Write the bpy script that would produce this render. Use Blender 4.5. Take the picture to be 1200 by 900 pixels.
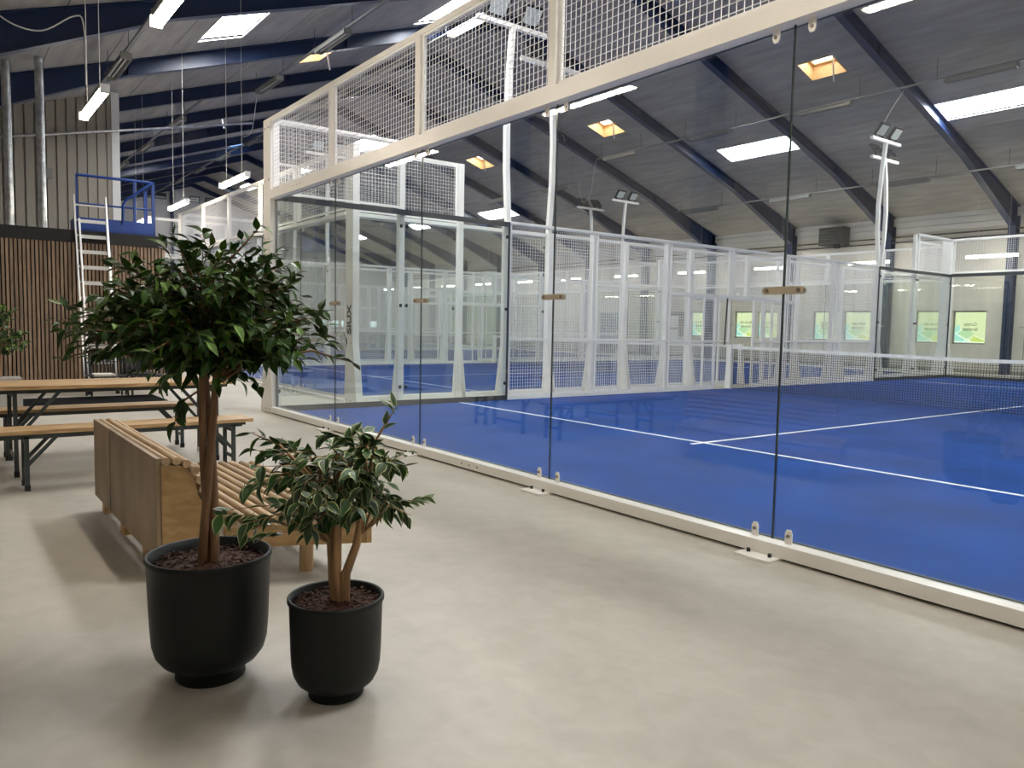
import bpy, bmesh, math, random
from mathutils import Vector, Matrix, Euler

S = bpy.context.scene
for o in list(bpy.data.objects):
    bpy.data.objects.remove(o)
COL = S.collection

# ------------------------------------------------------------------ camera
cam_d = bpy.data.cameras.new('camera')
cam = bpy.data.objects.new('camera', cam_d)
COL.objects.link(cam)
cam_d.sensor_width = 36.0
cam_d.lens = 908.17 / 1200 * 36.0
cam_d.clip_start = 0.05
cam_d.clip_end = 200
RGT = Vector((0.59837682, 0.80098484, 0.01919532))
UPV = Vector((-0.07129551, 0.02936811, 0.99702280))
FWD = Vector((-0.79803642, 0.59796387, -0.07467982))
mw = Matrix.Identity(4)
for i in range(3):
    mw[i][0] = RGT[i]; mw[i][1] = UPV[i]; mw[i][2] = -FWD[i]
mw.translation = Vector((10.57611, -3.80889, 1.27006))
cam.matrix_world = mw
S.camera = cam

# ------------------------------------------------------------------ world, exposure
w = bpy.data.worlds.new('world'); S.world = w
w.use_nodes = True
bg = w.node_tree.nodes['Background']
bg.inputs[0].default_value = (0.75, 0.85, 1.0, 1)
bg.inputs[1].default_value = 1.0
S.view_settings.view_transform = 'Standard'
S.view_settings.look = 'None'
S.view_settings.gamma = 1.0
S.view_settings.use_curve_mapping = False
S.view_settings.exposure = 0.6
S.cycles.transparent_max_bounces = 40
S.cycles.max_bounces = 10
S.cycles.diffuse_bounces = 5
LAMP_WALK = 44.0      # lit tubes over the walkway by the camera
LAMP_FAR = 34.0       # lit tubes in the other rows
SKY_PANE = 38.0        # opal roof lights

rnd = random.Random(7)

# ------------------------------------------------------------------ materials
def new_mat(name):
    m = bpy.data.materials.new(name); m.use_nodes = True
    nt = m.node_tree
    return m, nt, nt.nodes['Principled BSDF']

def pm(name, col, rough=0.5, metal=0.0, var=0.12, scale=6.0, bump=0.0, stretch=(1, 1, 1), objvar=0.0, spec=0.5, coords='Object'):
    m, nt, b = new_mat(name)
    N = nt.nodes; L = nt.links
    tc = N.new('ShaderNodeTexCoord')
    mp = N.new('ShaderNodeMapping'); mp.inputs['Scale'].default_value = stretch
    L.new(tc.outputs[coords], mp.inputs['Vector'])
    nz = N.new('ShaderNodeTexNoise'); nz.inputs['Scale'].default_value = scale; nz.inputs['Detail'].default_value = 5
    L.new(mp.outputs[0], nz.inputs['Vector'])
    rp = N.new('ShaderNodeValToRGB')
    lo = [c * (1 - var) for c in col]; hi = [min(1, c * (1 + var)) for c in col]
    rp.color_ramp.elements[0].position = 0.3; rp.color_ramp.elements[1].position = 0.7
    rp.color_ramp.elements[0].color = (*lo, 1); rp.color_ramp.elements[1].color = (*hi, 1)
    L.new(nz.outputs[0], rp.inputs[0])
    out = rp.outputs[0]
    if objvar:
        oi = N.new('ShaderNodeObjectInfo')
        hs = N.new('ShaderNodeHueSaturation')
        ma = N.new('ShaderNodeMapRange'); ma.inputs[3].default_value = 1 - objvar; ma.inputs[4].default_value = 1 + objvar
        L.new(oi.outputs['Random'], ma.inputs[0]); L.new(ma.outputs[0], hs.inputs['Value'])
        L.new(out, hs.inputs['Color']); out = hs.outputs[0]
    L.new(out, b.inputs['Base Color'])
    b.inputs['Roughness'].default_value = rough
    b.inputs['Metallic'].default_value = metal
    b.inputs['Specular IOR Level'].default_value = spec
    if bump:
        bp = N.new('ShaderNodeBump'); bp.inputs['Strength'].default_value = bump; bp.inputs['Distance'].default_value = 0.01
        L.new(nz.outputs[0], bp.inputs['Height']); L.new(bp.outputs[0], b.inputs['Normal'])
    return m

def emit(name, col, s):
    m = bpy.data.materials.new(name); m.use_nodes = True
    nt = m.node_tree; nt.nodes.clear()
    e = nt.nodes.new('ShaderNodeEmission'); o = nt.nodes.new('ShaderNodeOutputMaterial')
    e.inputs[0].default_value = (*col, 1); e.inputs[1].default_value = s
    nt.links.new(e.outputs[0], o.inputs[0])
    return m

def glass_mat(name, tint):
    m = bpy.data.materials.new(name); m.use_nodes = True
    nt = m.node_tree; nt.nodes.clear(); N = nt.nodes; L = nt.links
    o = N.new('ShaderNodeOutputMaterial'); mx = N.new('ShaderNodeMixShader')
    tr = N.new('ShaderNodeBsdfTransparent'); tr.inputs[0].default_value = (*tint, 1)
    gl = N.new('ShaderNodeBsdfGlossy'); gl.inputs['Roughness'].default_value = 0.0; gl.inputs[0].default_value = (1, 1, 1, 1)
    fr = N.new('ShaderNodeFresnel'); ge = N.new('ShaderNodeNewGeometry')
    mr = N.new('ShaderNodeMapRange'); mr.inputs[3].default_value = 1.5; mr.inputs[4].default_value = 1 / 1.5
    L.new(ge.outputs['Backfacing'], mr.inputs[0]); L.new(mr.outputs[0], fr.inputs['IOR'])
    L.new(fr.outputs[0], mx.inputs[0]); L.new(tr.outputs[0], mx.inputs[1]); L.new(gl.outputs[0], mx.inputs[2])
    L.new(mx.outputs[0], o.inputs[0])
    return m

def wood(name, c1, c2, rough=0.55, axis=0, scale=3.0):
    m, nt, b = new_mat(name); N = nt.nodes; L = nt.links
    tc = N.new('ShaderNodeTexCoord'); mp = N.new('ShaderNodeMapping')
    s = [14, 14, 14]; s[axis] = 1.2
    mp.inputs['Scale'].default_value = s
    oi = N.new('ShaderNodeObjectInfo'); va = N.new('ShaderNodeVectorMath'); va.operation = 'ADD'
    vm = N.new('ShaderNodeVectorMath'); vm.operation = 'SCALE'; vm.inputs['Scale'].default_value = 9.0
    cx = N.new('ShaderNodeCombineXYZ'); L.new(oi.outputs['Random'], cx.inputs[0]); L.new(oi.outputs['Random'], cx.inputs[1]); L.new(oi.outputs['Random'], cx.inputs[2])
    L.new(cx.outputs[0], vm.inputs[0]); L.new(tc.outputs['Object'], va.inputs[0]); L.new(vm.outputs[0], va.inputs[1])
    L.new(va.outputs[0], mp.inputs['Vector'])
    nz = N.new('ShaderNodeTexNoise'); nz.inputs['Scale'].default_value = scale; nz.inputs['Detail'].default_value = 6; nz.inputs['Distortion'].default_value = 0.6
    L.new(mp.outputs[0], nz.inputs['Vector'])
    rp = N.new('ShaderNodeValToRGB'); rp.color_ramp.elements[0].position = 0.3; rp.color_ramp.elements[1].position = 0.72
    rp.color_ramp.elements[0].color = (*c1, 1); rp.color_ramp.elements[1].color = (*c2, 1)
    L.new(nz.outputs[0], rp.inputs[0])
    hs = N.new('ShaderNodeHueSaturation'); ma = N.new('ShaderNodeMapRange'); ma.inputs[3].default_value = 0.78; ma.inputs[4].default_value = 1.2
    L.new(oi.outputs['Random'], ma.inputs[0]); L.new(ma.outputs[0], hs.inputs['Value']); L.new(rp.outputs[0], hs.inputs['Color'])
    L.new(hs.outputs[0], b.inputs['Base Color']); b.inputs['Roughness'].default_value = rough
    bp = N.new('ShaderNodeBump'); bp.inputs['Strength'].default_value = 0.15; bp.inputs['Distance'].default_value = 0.004
    L.new(nz.outputs[0], bp.inputs['Height']); L.new(bp.outputs[0], b.inputs['Normal'])
    return m

def concrete_mat():
    m, nt, b = new_mat('polished_concrete'); N = nt.nodes; L = nt.links
    tc = N.new('ShaderNodeTexCoord')
    def noise(s, d, dist=0.0, st=(1, 1, 1)):
        mp = N.new('ShaderNodeMapping'); mp.inputs['Scale'].default_value = st
        L.new(tc.outputs['Object'], mp.inputs['Vector'])
        n = N.new('ShaderNodeTexNoise'); n.inputs['Scale'].default_value = s; n.inputs['Detail'].default_value = d; n.inputs['Distortion'].default_value = dist
        L.new(mp.outputs[0], n.inputs['Vector']); return n
    a = noise(0.9, 7, 0.7, (1.0, 1.6, 1)); c = noise(8.5, 9, 0.5); f = noise(60, 4)
    r1 = N.new('ShaderNodeValToRGB'); r1.color_ramp.elements[0].position = 0.32; r1.color_ramp.elements[1].position = 0.68
    r1.color_ramp.elements[0].color = (0.44, 0.412, 0.36, 1); r1.color_ramp.elements[1].color = (0.535, 0.50, 0.438, 1)
    L.new(a.outputs[0], r1.inputs[0])
    r2 = N.new('ShaderNodeValToRGB'); r2.color_ramp.elements[0].position = 0.35; r2.color_ramp.elements[1].position = 0.65
    r2.color_ramp.elements[0].color = (0.87, 0.86, 0.84, 1); r2.color_ramp.elements[1].color = (1.0, 1.0, 1.0, 1)
    L.new(c.outputs[0], r2.inputs[0])
    mx = N.new('ShaderNodeMixRGB'); mx.blend_type = 'MULTIPLY'; mx.inputs[0].default_value = 0.8
    L.new(r1.outputs[0], mx.inputs[1]); L.new(r2.outputs[0], mx.inputs[2])
    L.new(mx.outputs[0], b.inputs['Base Color'])
    mr = N.new('ShaderNodeMapRange'); mr.inputs[3].default_value = 0.38; mr.inputs[4].default_value = 0.62
    L.new(c.outputs[0], mr.inputs[0]); L.new(mr.outputs[0], b.inputs['Roughness'])
    bp = N.new('ShaderNodeBump'); bp.inputs['Strength'].default_value = 0.08; bp.inputs['Distance'].default_value = 0.003
    L.new(f.outputs[0], bp.inputs['Height']); L.new(bp.outputs[0], b.inputs['Normal'])
    b.inputs['Specular IOR Level'].default_value = 0.35
    return m

M = {}
M['concrete'] = concrete_mat()
M['turf'] = pm('blue_turf', (0.008, 0.050, 0.225), 0.85, var=0.18, scale=1.2, spec=0.12)
M['turf_line'] = pm('white_turf_fibre', (0.75, 0.77, 0.80), 0.8, var=0.05)
M['white'] = pm('white_powder_coat', (0.88, 0.86, 0.82), 0.35, var=0.03, scale=2)
M['wire'] = pm('white_coated_wire', (0.88, 0.87, 0.85), 0.4, var=0.02)
M['glass'] = glass_mat('tempered_glass', (0.965, 0.985, 0.975))
M['glassedge'] = pm('green_glass_edge', (0.03, 0.045, 0.045), 0.15, var=0.1)
M['blackstrip'] = pm('black_rubber_and_gap_shade', (0.035, 0.04, 0.045), 0.55, var=0.1)  # rubber strips, and the painted shade under the near court's base rail
M['bolt'] = pm('black_bolt_cap', (0.012, 0.012, 0.012), 0.4, var=0.1)
M['steelbolt'] = pm('grey_steel_bolt', (0.25, 0.22, 0.18), 0.35, metal=0.8, var=0.2)
M['clipplate'] = pm('beige_joint_plate', (0.46, 0.39, 0.29), 0.4, var=0.06)
M['ceil'] = pm('grey_fibre_board', (0.36, 0.338, 0.31), 0.95, var=0.14, scale=1.6, bump=0.25, stretch=(0.6, 3.0, 3.0), objvar=0.07)
M['underlay'] = pm('dark_roof_underlay', (0.05, 0.05, 0.05), 0.9)
M['navy'] = pm('navy_steel_paint', (0.011, 0.025, 0.075), 0.38, var=0.12, scale=2)
M['wallp'] = pm('painted_wall_cladding', (0.60, 0.57, 0.51), 0.7, var=0.05, scale=0.8)
M['wallleft'] = pm('grey_brown_wall_cladding', (0.30, 0.275, 0.24), 0.75, var=0.06, scale=0.8)
M['wallhi'] = pm('pale_upper_cladding', (0.56, 0.55, 0.53), 0.7, var=0.05, scale=0.8)
M['gable'] = pm('white_gable_cladding', (0.55, 0.55, 0.56), 0.7, var=0.05, scale=0.8)
M['corr'] = pm('grey_beige_corrugated_sheet', (0.32, 0.29, 0.24), 0.5, var=0.06, scale=1.0)
M['galv'] = pm('galvanised_steel', (0.55, 0.56, 0.56), 0.3, metal=0.9, var=0.25, scale=9)
M['alu'] = pm('brushed_aluminium', (0.74, 0.73, 0.70), 0.35, metal=0.75, var=0.06)
M['fixture'] = pm('grey_lamp_housing', (0.24, 0.235, 0.22), 0.45, var=0.05)
M['fixwhite'] = pm('white_lamp_housing', (0.75, 0.74, 0.71), 0.45, var=0.03)
M['tubeoff'] = pm('opal_tube_off', (0.78, 0.77, 0.74), 0.3, var=0.03)
M['tray'] = pm('grey_cable_tray', (0.22, 0.22, 0.215), 0.5, metal=0.3, var=0.1)
M['wirew'] = pm('pale_suspension_wire', (0.62, 0.61, 0.58), 0.5, var=0.05)
M['cable'] = pm('white_cable', (0.72, 0.71, 0.68), 0.5, var=0.04)
M['darkrod'] = pm('dark_hanger_rod', (0.06, 0.06, 0.06), 0.6)
M['lampA'] = emit('lit_tube_warm', (1.0, 0.89, 0.73), LAMP_WALK)
M['lampB'] = emit('lit_tube', (1.0, 0.92, 0.78), LAMP_FAR)
M['sky'] = emit('daylit_opal_pane', (0.97, 0.985, 1.0), SKY_PANE)
M['skyhatch'] = emit('daylit_hatch_pane', (0.97, 0.985, 1.0), 9.0)
M['skyblue'] = emit('daylit_clear_pane', (0.22, 0.45, 0.95), 1.4)
M['frame_w'] = pm('white_window_trim', (0.75, 0.75, 0.73), 0.45, var=0.03)
M['pine'] = wood('pine_reveal', (0.62, 0.36, 0.14), (0.80, 0.55, 0.27), 0.5, 0)
M['slat'] = wood('oiled_ash_slat', (0.23, 0.15, 0.095), (0.46, 0.32, 0.21), 0.55, 2)
M['felt'] = pm('black_acoustic_felt', (0.010, 0.009, 0.008), 0.95)
M['fascia'] = pm('matt_black_fascia', (0.014, 0.012, 0.011), 0.6, var=0.1)
M['ltblue'] = pm('blue_lift_paint', (0.012, 0.06, 0.30), 0.4, var=0.08)
M['tyre'] = pm('black_rubber', (0.02, 0.02, 0.02), 0.8)
M['tabletop'] = wood('lacquered_pine_plank', (0.25, 0.145, 0.06), (0.56, 0.38, 0.19), 0.42, 1)
M['tablesteel'] = pm('dark_green_grey_steel', (0.045, 0.055, 0.055), 0.45, metal=0.2, var=0.12)
M['plugw'] = pm('white_plastic_foot', (0.7, 0.7, 0.68), 0.5)
M['ply'] = pm('weathered_plywood', (0.27, 0.19, 0.11), 0.5, var=0.40, scale=2.4, stretch=(1.2, 1, 0.8), objvar=0.08)
M['plyend'] = wood('amber_plywood_end', (0.36, 0.215, 0.085), (0.56, 0.37, 0.17), 0.5, 1, 1.6)
M['log'] = wood('turned_pine_rod', (0.27, 0.175, 0.09), (0.47, 0.335, 0.19), 0.5, 0)
M['logv'] = wood('turned_pine_leg', (0.42, 0.27, 0.13), (0.62, 0.43, 0.23), 0.5, 2)
M['pot'] = pm('matt_black_planter', (0.007, 0.0085, 0.008), 0.5, var=0.15, scale=5, bump=0.04, spec=0.3)
M['bark'] = pm('red_brown_bark_chips', (0.066, 0.024, 0.012), 0.85, var=0.6, scale=60, objvar=0.0)
M['trunk'] = pm('ficus_bark', (0.20, 0.105, 0.05), 0.7, var=0.4, scale=9, bump=0.5, stretch=(4, 4, 0.6))
M['trunk2'] = pm('pale_ficus_bark', (0.33, 0.19, 0.09), 0.7, var=0.4, scale=9, bump=0.5, stretch=(4, 4, 0.6))
M['leaf'] = pm('dark_ficus_leaf', (0.027, 0.070, 0.008), 0.45, var=0.5, scale=9, objvar=0.45, spec=0.3)
M['leafy'] = pm('young_ficus_leaf', (0.085, 0.17, 0.018), 0.42, var=0.3, scale=9, objvar=0.3)
M['leafvar'] = pm('green_ficus_leaf', (0.024, 0.066, 0.013), 0.42, var=0.5, scale=12, objvar=0.4)
M['leafedge'] = pm('cream_leaf_margin', (0.34, 0.38, 0.17), 0.42, var=0.35, scale=30, objvar=0.25)
M['blackwire'] = pm('black_wire_chair_steel', (0.012, 0.012, 0.013), 0.45)
M['cushion'] = pm('pale_seat_pad', (0.62, 0.58, 0.5), 0.8)
M['cushdark'] = pm('black_seat_pad', (0.013, 0.013, 0.014), 0.85)
M['mat'] = pm('black_floor_mat', (0.008, 0.008, 0.009), 0.95, spec=0.1)
M['planter'] = pm('grey_concrete_planter', (0.36, 0.34, 0.31), 0.8, var=0.12)
M['flood'] = pm('black_floodlight_housing', (0.012, 0.013, 0.015), 0.4)
M['floodlens'] = pm('grey_floodlight_glass', (0.55, 0.60, 0.60), 0.2, var=0.06, scale=30)
M['netblack'] = pm('black_net_cord', (0.010, 0.011, 0.014), 0.8)
M['netband'] = pm('white_net_tape', (0.82, 0.82, 0.80), 0.6)
M['letters'] = pm('dark_navy_lettering', (0.012, 0.016, 0.05), 0.5)
M['paper'] = pm('white_paper', (0.8, 0.82, 0.82), 0.7, var=0.02)
M['doorp'] = pm('grey_blue_door_paint', (0.12, 0.15, 0.20), 0.5)
M['heater'] = pm('dark_heater_casing', (0.05, 0.05, 0.05), 0.5)
M['louvre'] = pm('grey_heater_louvre', (0.15, 0.145, 0.135), 0.5)
M['pipe'] = pm('dark_wall_pipe', (0.09, 0.085, 0.08), 0.5, metal=0.3)
M['reveal'] = pm('grey_window_reveal', (0.30, 0.28, 0.25), 0.7)
M['post_y'] = emit('backlit_pale_film', (0.78, 0.86, 0.50), 0.80)
M['post_t'] = emit('backlit_teal_film', (0.42, 0.80, 0.66), 0.80)
M['post_g'] = emit('backlit_green_film', (0.52, 0.76, 0.42), 0.78)
M['post_l'] = emit('backlit_lime_film', (0.64, 0.76, 0.20), 0.80)
M['post_w'] = emit('backlit_white_line', (0.90, 0.96, 0.80), 0.95)
M['post_txt'] = pm('dark_poster_print', (0.10, 0.13, 0.09), 0.6)
M['daywin'] = emit('daylit_window_pane', (0.80, 0.97, 1.0), 1.0)
M['darkglass'] = pm('dark_window_pane', (0.06, 0.07, 0.08), 0.1)
M['winlight'] = pm('pale_window_pane', (0.40, 0.43, 0.46), 0.2)

# ------------------------------------------------------------------ mesh helpers
OFF = {}

def tag(o, label=None, cat=None, group=None, kind=None):
    if label: o['label'] = label
    if cat: o['category'] = cat
    if group: o['group'] = group
    if kind: o['kind'] = kind
    return o

def empty(name, loc, label=None, cat=None, group=None, kind=None):
    o = bpy.data.objects.new(name, None); o.empty_display_size = 0.1
    COL.objects.link(o); o.location = loc
    OFF[o.name] = Vector(loc)
    return tag(o, label, cat, group, kind)

class MB:
    def __init__(s):
        s.v = []; s.f = []; s.m = []; s.sm = []
    def add(s, vs, fs, mi=0, smooth=False):
        n = len(s.v); s.v += [tuple(p) for p in vs]
        for f in fs:
            s.f.append([i + n for i in f]); s.m.append(mi); s.sm.append(smooth)
        return s
    def box(s, x0, x1, y0, y1, z0, z1, mi=0):
        vs = [(x0, y0, z0), (x1, y0, z0), (x1, y1, z0), (x0, y1, z0), (x0, y0, z1), (x1, y0, z1), (x1, y1, z1), (x0, y1, z1)]
        return s.add(vs, [(0, 3, 2, 1), (4, 5, 6, 7), (0, 1, 5, 4), (1, 2, 6, 5), (2, 3, 7, 6), (3, 0, 4, 7)], mi)
    def bar(s, p, q, wd, ht, up=(0, 0, 1), mi=0):
        p = Vector(p); q = Vector(q); d = (q - p).normalized(); up = Vector(up)
        a = d.cross(up)
        if a.length < 1e-5: a = d.cross(Vector((1, 0, 0)))
        a.normalize(); b = a.cross(d).normalized()
        a *= wd / 2; b *= ht / 2
        vs = [p - a - b, p + a - b, p + a + b, p - a + b, q - a - b, q + a - b, q + a + b, q - a + b]
        return s.add(vs, [(0, 1, 2, 3), (7, 6, 5, 4), (0, 4, 5, 1), (1, 5, 6, 2), (2, 6, 7, 3), (3, 7, 4, 0)], mi)
    def tube(s, pts, r, n=8, mi=0, caps=True, smooth=True):
        pts = [Vector(p) for p in pts]; k = len(pts)
        rr = r if isinstance(r, (list, tuple)) else [r] * k
        d0 = (pts[1] - pts[0]).normalized()
        a = d0.cross(Vector((0, 0, 1)))
        if a.length < 1e-3: a = d0.cross(Vector((1, 0, 0)))
        a.normalize()
        vs = []
        for i in range(k):
            d = (pts[min(i + 1, k - 1)] - pts[max(i - 1, 0)]).normalized()
            a = (a - d * a.dot(d)).normalized(); b = d.cross(a)
            for j in range(n):
                t = 2 * math.pi * j / n
                vs.append(pts[i] + (a * math.cos(t) + b * math.sin(t)) * rr[i])
        fs = []
        for i in range(k - 1):
            for j in range(n):
                fs.append((i * n + j, i * n + (j + 1) % n, (i + 1) * n + (j + 1) % n, (i + 1) * n + j))
        s.add(vs, fs, mi, smooth)
        if caps:
            s.add(vs[:n], [tuple(range(n - 1, -1, -1))], mi); s.add(vs[-n:], [tuple(range(n))], mi)
        return s
    def lathe(s, prof, c=(0, 0, 0), n=40, mi=0, smooth=True):
        vs = []; k = len(prof)
        for (r, z) in prof:
            for j in range(n):
                t = 2 * math.pi * j / n
                vs.append((c[0] + r * math.cos(t), c[1] + r * math.sin(t), c[2] + z))
        fs = [(i * n + j, i * n + (j + 1) % n, (i + 1) * n + (j + 1) % n, (i + 1) * n + j) for i in range(k - 1) for j in range(n)]
        return s.add(vs, fs, mi, smooth)
    def prism(s, poly, ax, a, b, mi=0):
        # poly: 2D points in the plane normal to axis ax, extruded from a to b
        def P(u, v, t):
            return [(t, u, v), (u, t, v), (u, v, t)][ax]
        n = len(poly)
        vs = [P(u, v, a) for u, v in poly] + [P(u, v, b) for u, v in poly]
        fs = [tuple(range(n - 1, -1, -1)), tuple(range(n, 2 * n))] + [(i, (i + 1) % n, n + (i + 1) % n, n + i) for i in range(n)]
        return s.add(vs, fs, mi)
    def build(s, name, mats, parent=None, local=False, kind=None, label=None, fix=True):
        off = Vector((0, 0, 0))
        if parent is not None and not local:
            off = OFF.get(parent.name, off)
        me = bpy.data.meshes.new(name)
        me.from_pydata([(v[0] - off.x, v[1] - off.y, v[2] - off.z) for v in s.v], [], s.f)
        if not isinstance(mats, (list, tuple)): mats = [mats]
        for m in mats: me.materials.append(M[m] if isinstance(m, str) else m)
        me.polygons.foreach_set('material_index', s.m)
        me.polygons.foreach_set('use_smooth', s.sm)
        if fix:
            bm = bmesh.new(); bm.from_mesh(me); bmesh.ops.recalc_face_normals(bm, faces=bm.faces); bm.to_mesh(me); bm.free()
        me.update()
        o = bpy.data.objects.new(name, me); COL.objects.link(o)
        if parent is not None:
            o.parent = parent; OFF[o.name] = off
        return tag(o, label=label, kind=kind)

def inst(mesh, name, parent, loc=(0, 0, 0), mat=None):
    o = bpy.data.objects.new(name, mesh); COL.objects.link(o)
    o.parent = parent; o.location = loc
    if mat is not None: o.matrix_local = mat
    return o

def copy_tree(root, loc, label=None, group=None):
    r = root.copy(); COL.objects.link(r); r.location = loc
    if label: r['label'] = label
    if group: r['group'] = group
    for ch in list(root.children):
        c = ch.copy(); COL.objects.link(c); c.parent = r
        for g in ch.children:
            d = g.copy(); COL.objects.link(d); d.parent = c
    return r

ORD = ['first', 'second', 'third', 'fourth', 'fifth', 'sixth', 'seventh', 'eighth', 'ninth', 'tenth', 'eleventh', 'twelfth', 'thirteenth', 'fourteenth', 'fifteenth']

# ------------------------------------------------------------------ the hall
YL, YR = -4.30, 24.20            # long walls
XB, XF = -43.0, 16.0             # gable walls
YRDG = 9.95; ZE = 5.40; SL = 0.335
def roof(y): return ZE + SL * (14.25 - abs(y - YRDG))

MB().box(XB, XF, YL, YR, -0.15, 0).build('floor', 'concrete').__setitem__('kind', 'structure')

# long wall far side with window openings
WINS = [(-1.74, -0.66, 'G'), (-2.99, -1.93, 'B'), (-5.71, -4.64, 'L'), (-7.00, -5.94, 'B'),
        (-9.62, -8.62, 'L'), (-10.76, -9.72, 'B'), (-13.20, -12.22, 'B'), (-14.55, -13.55, 'P')]
WZ0, WZ1 = 0.95, 2.08
DOOR = (-19.3, -17.2, 2.12)
wf = MB()
xs = sorted([(a, b, WZ0, WZ1) for a, b, _ in WINS] + [(DOOR[0], DOOR[1], 0.0, DOOR[2])])
cur = XB
for a, b, z0, z1 in xs:
    wf.box(cur, a, YR, YR + 0.25, 0, 4.85)
    if z0 > 0: wf.box(a, b, YR, YR + 0.25, 0, z0)
    wf.box(a, b, YR, YR + 0.25, z1, 4.85)
    cur = b
wf.box(cur, XF, YR, YR + 0.25, 0, 4.85)
wall = wf.build('wall_right', 'wallp'); wall['kind'] = 'structure'
up = MB()
for z0, z1 in ((4.85, 5.02), (5.035, 5.24), (5.255, 5.55)):
    up.box(XB, XF, YR - 0.02, YR + 0.25, z0, z1)
up.build('upper_cladding', 'wallhi', wall)
MB().box(XB, XF, YR - 0.03, YR, 0.0, 0.10).build('baseboard_right', 'reveal').__setitem__('kind', 'structure')
MB().box(XB, XF, YL - 0.25, YL, 0, ZE + 0.1).build('wall_left', 'wallleft').__setitem__('kind', 'structure')
gp = [(YL, 0), (YR, 0), (YR, ZE), (YRDG, roof(YRDG)), (YL, ZE)]
MB().prism(gp, 0, XB - 0.25, XB).build('wall_back', 'gable').__setitem__('kind', 'structure')
MB().prism(gp, 0, XF, XF + 0.25).build('wall_front', 'wallp').__setitem__('kind', 'structure')

# roof deck (dark) above the boards, boards laid in each bay, openings cut round the roof lights
FR = [0.05 + 4 * k for k in range(-10, 4)]
BAYS = [XB] + FR + [XF]
SKYL = [  # x0,x1,y0,y1, kind
    (-6.95, -4.80, 0.88, 1.80, 'opal'), (-7.50, -5.00, 6.35, 7.05, 'opal'), (-7.08, -4.38, 18.08, 18.87, 'opal'),
    (0.17, 2.85, 18.08, 18.87, 'opal'), (-23.35, -20.75, 19.15, 19.95, 'opal'), (-23.2, -20.9, 11.95, 13.0, 'opal'),
    (-30.65, -28.9, 11.95, 12.55, 'opal'), (-30.6, -28.4, 19.05, 19.72, 'opal'), (-38.3, -36.3, 19.03, 19.70, 'opal'),
    (-27.75, -25.3, 7.6, 8.7, 'blue'), (-38.8, -36.5, 11.78, 12.33, 'opal'), (-26.6, -25.1, 3.65, 4.65, 'opal'),
    (0.3, 2.9, 0.88, 1.80, 'opal'), (8.3, 10.9, 18.08, 18.87, 'opal'), (8.3, 10.9, 0.88, 1.80, 'opal'), (8.3, 10.9, 6.35, 7.05, 'opal'),
    (-2.13, -1.10, 15.10, 15.87, 'hatch'), (-10.50, -9.40, 15.10, 15.94, 'hatch'), (-10.40, -9.22, 4.26, 5.03, 'hatch'),
    (-18.30, -17.30, 15.05, 15.94, 'hatch'), (-17.95, -16.8, 3.55, 4.70, 'low')]
def sub_rects(r, holes):
    out = [r]
    for (a, b, c, d) in holes:
        nxt = []
        for (x0, x1, y0, y1) in out:
            if b <= x0 or a >= x1 or d <= y0 or c >= y1: nxt.append((x0, x1, y0, y1)); continue
            if a > x0: nxt.append((x0, a, y0, y1))
            if b < x1: nxt.append((b, x1, y0, y1))
            xa, xb = max(a, x0), min(b, x1)
            if c > y0: nxt.append((xa, xb, y0, c))
            if d < y1: nxt.append((xa, xb, d, y1))
        out = nxt
    return [q for q in out if q[1] - q[0] > 0.03 and q[3] - q[2] > 0.03]
HOLES = [s[:4] for s in SKYL]
def slab(mb, x0, x1, y0, y1, d0, d1):
    # a slab following one roof slope, its underside d0 and its top d1 above the ceiling plane
    vs = [(x, y, roof(y) + d) for d in (d0, d1) for (x, y) in ((x0, y0), (x1, y0), (x1, y1), (x0, y1))]
    mb.add(vs, [(0, 3, 2, 1), (4, 5, 6, 7), (0, 1, 5, 4), (1, 2, 6, 5), (2, 3, 7, 6), (3, 0, 4, 7)])
ceil = MB()
for (y0, y1) in ((YL - 0.25, YRDG), (YRDG, YR + 0.25)):
    for q in sub_rects((XB, XF, y0, y1), HOLES):
        slab(ceil, *q, 0.03, 0.16)
ceil = ceil.build('ceiling', 'underlay'); ceil['kind'] = 'structure'
farb = MB()
NB = 12
for i in range(len(BAYS) - 1):
    xa, xb = BAYS[i], BAYS[i + 1]
    for (ya, yb) in ((YL, YRDG), (YRDG, YR)):
        for j in range(NB):
            y0 = ya + (yb - ya) * j / NB; y1 = ya + (yb - ya) * (j + 1) / NB
            for q in sub_rects((xa + 0.006, xb - 0.006, y0 + 0.006, y1 - 0.006), HOLES):
                if -27.0 < xa and xb < 8.5:
                    b_ = MB(); slab(b_, *q, 0.0 + rnd.uniform(0, 0.006), 0.03)
                    b_.build('ceiling_board', 'ceil', ceil)
                else:
                    slab(farb, *q, 0.0, 0.03)
farb.build('distant_ceiling_boards', 'ceil', ceil, kind='stuff')

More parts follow.
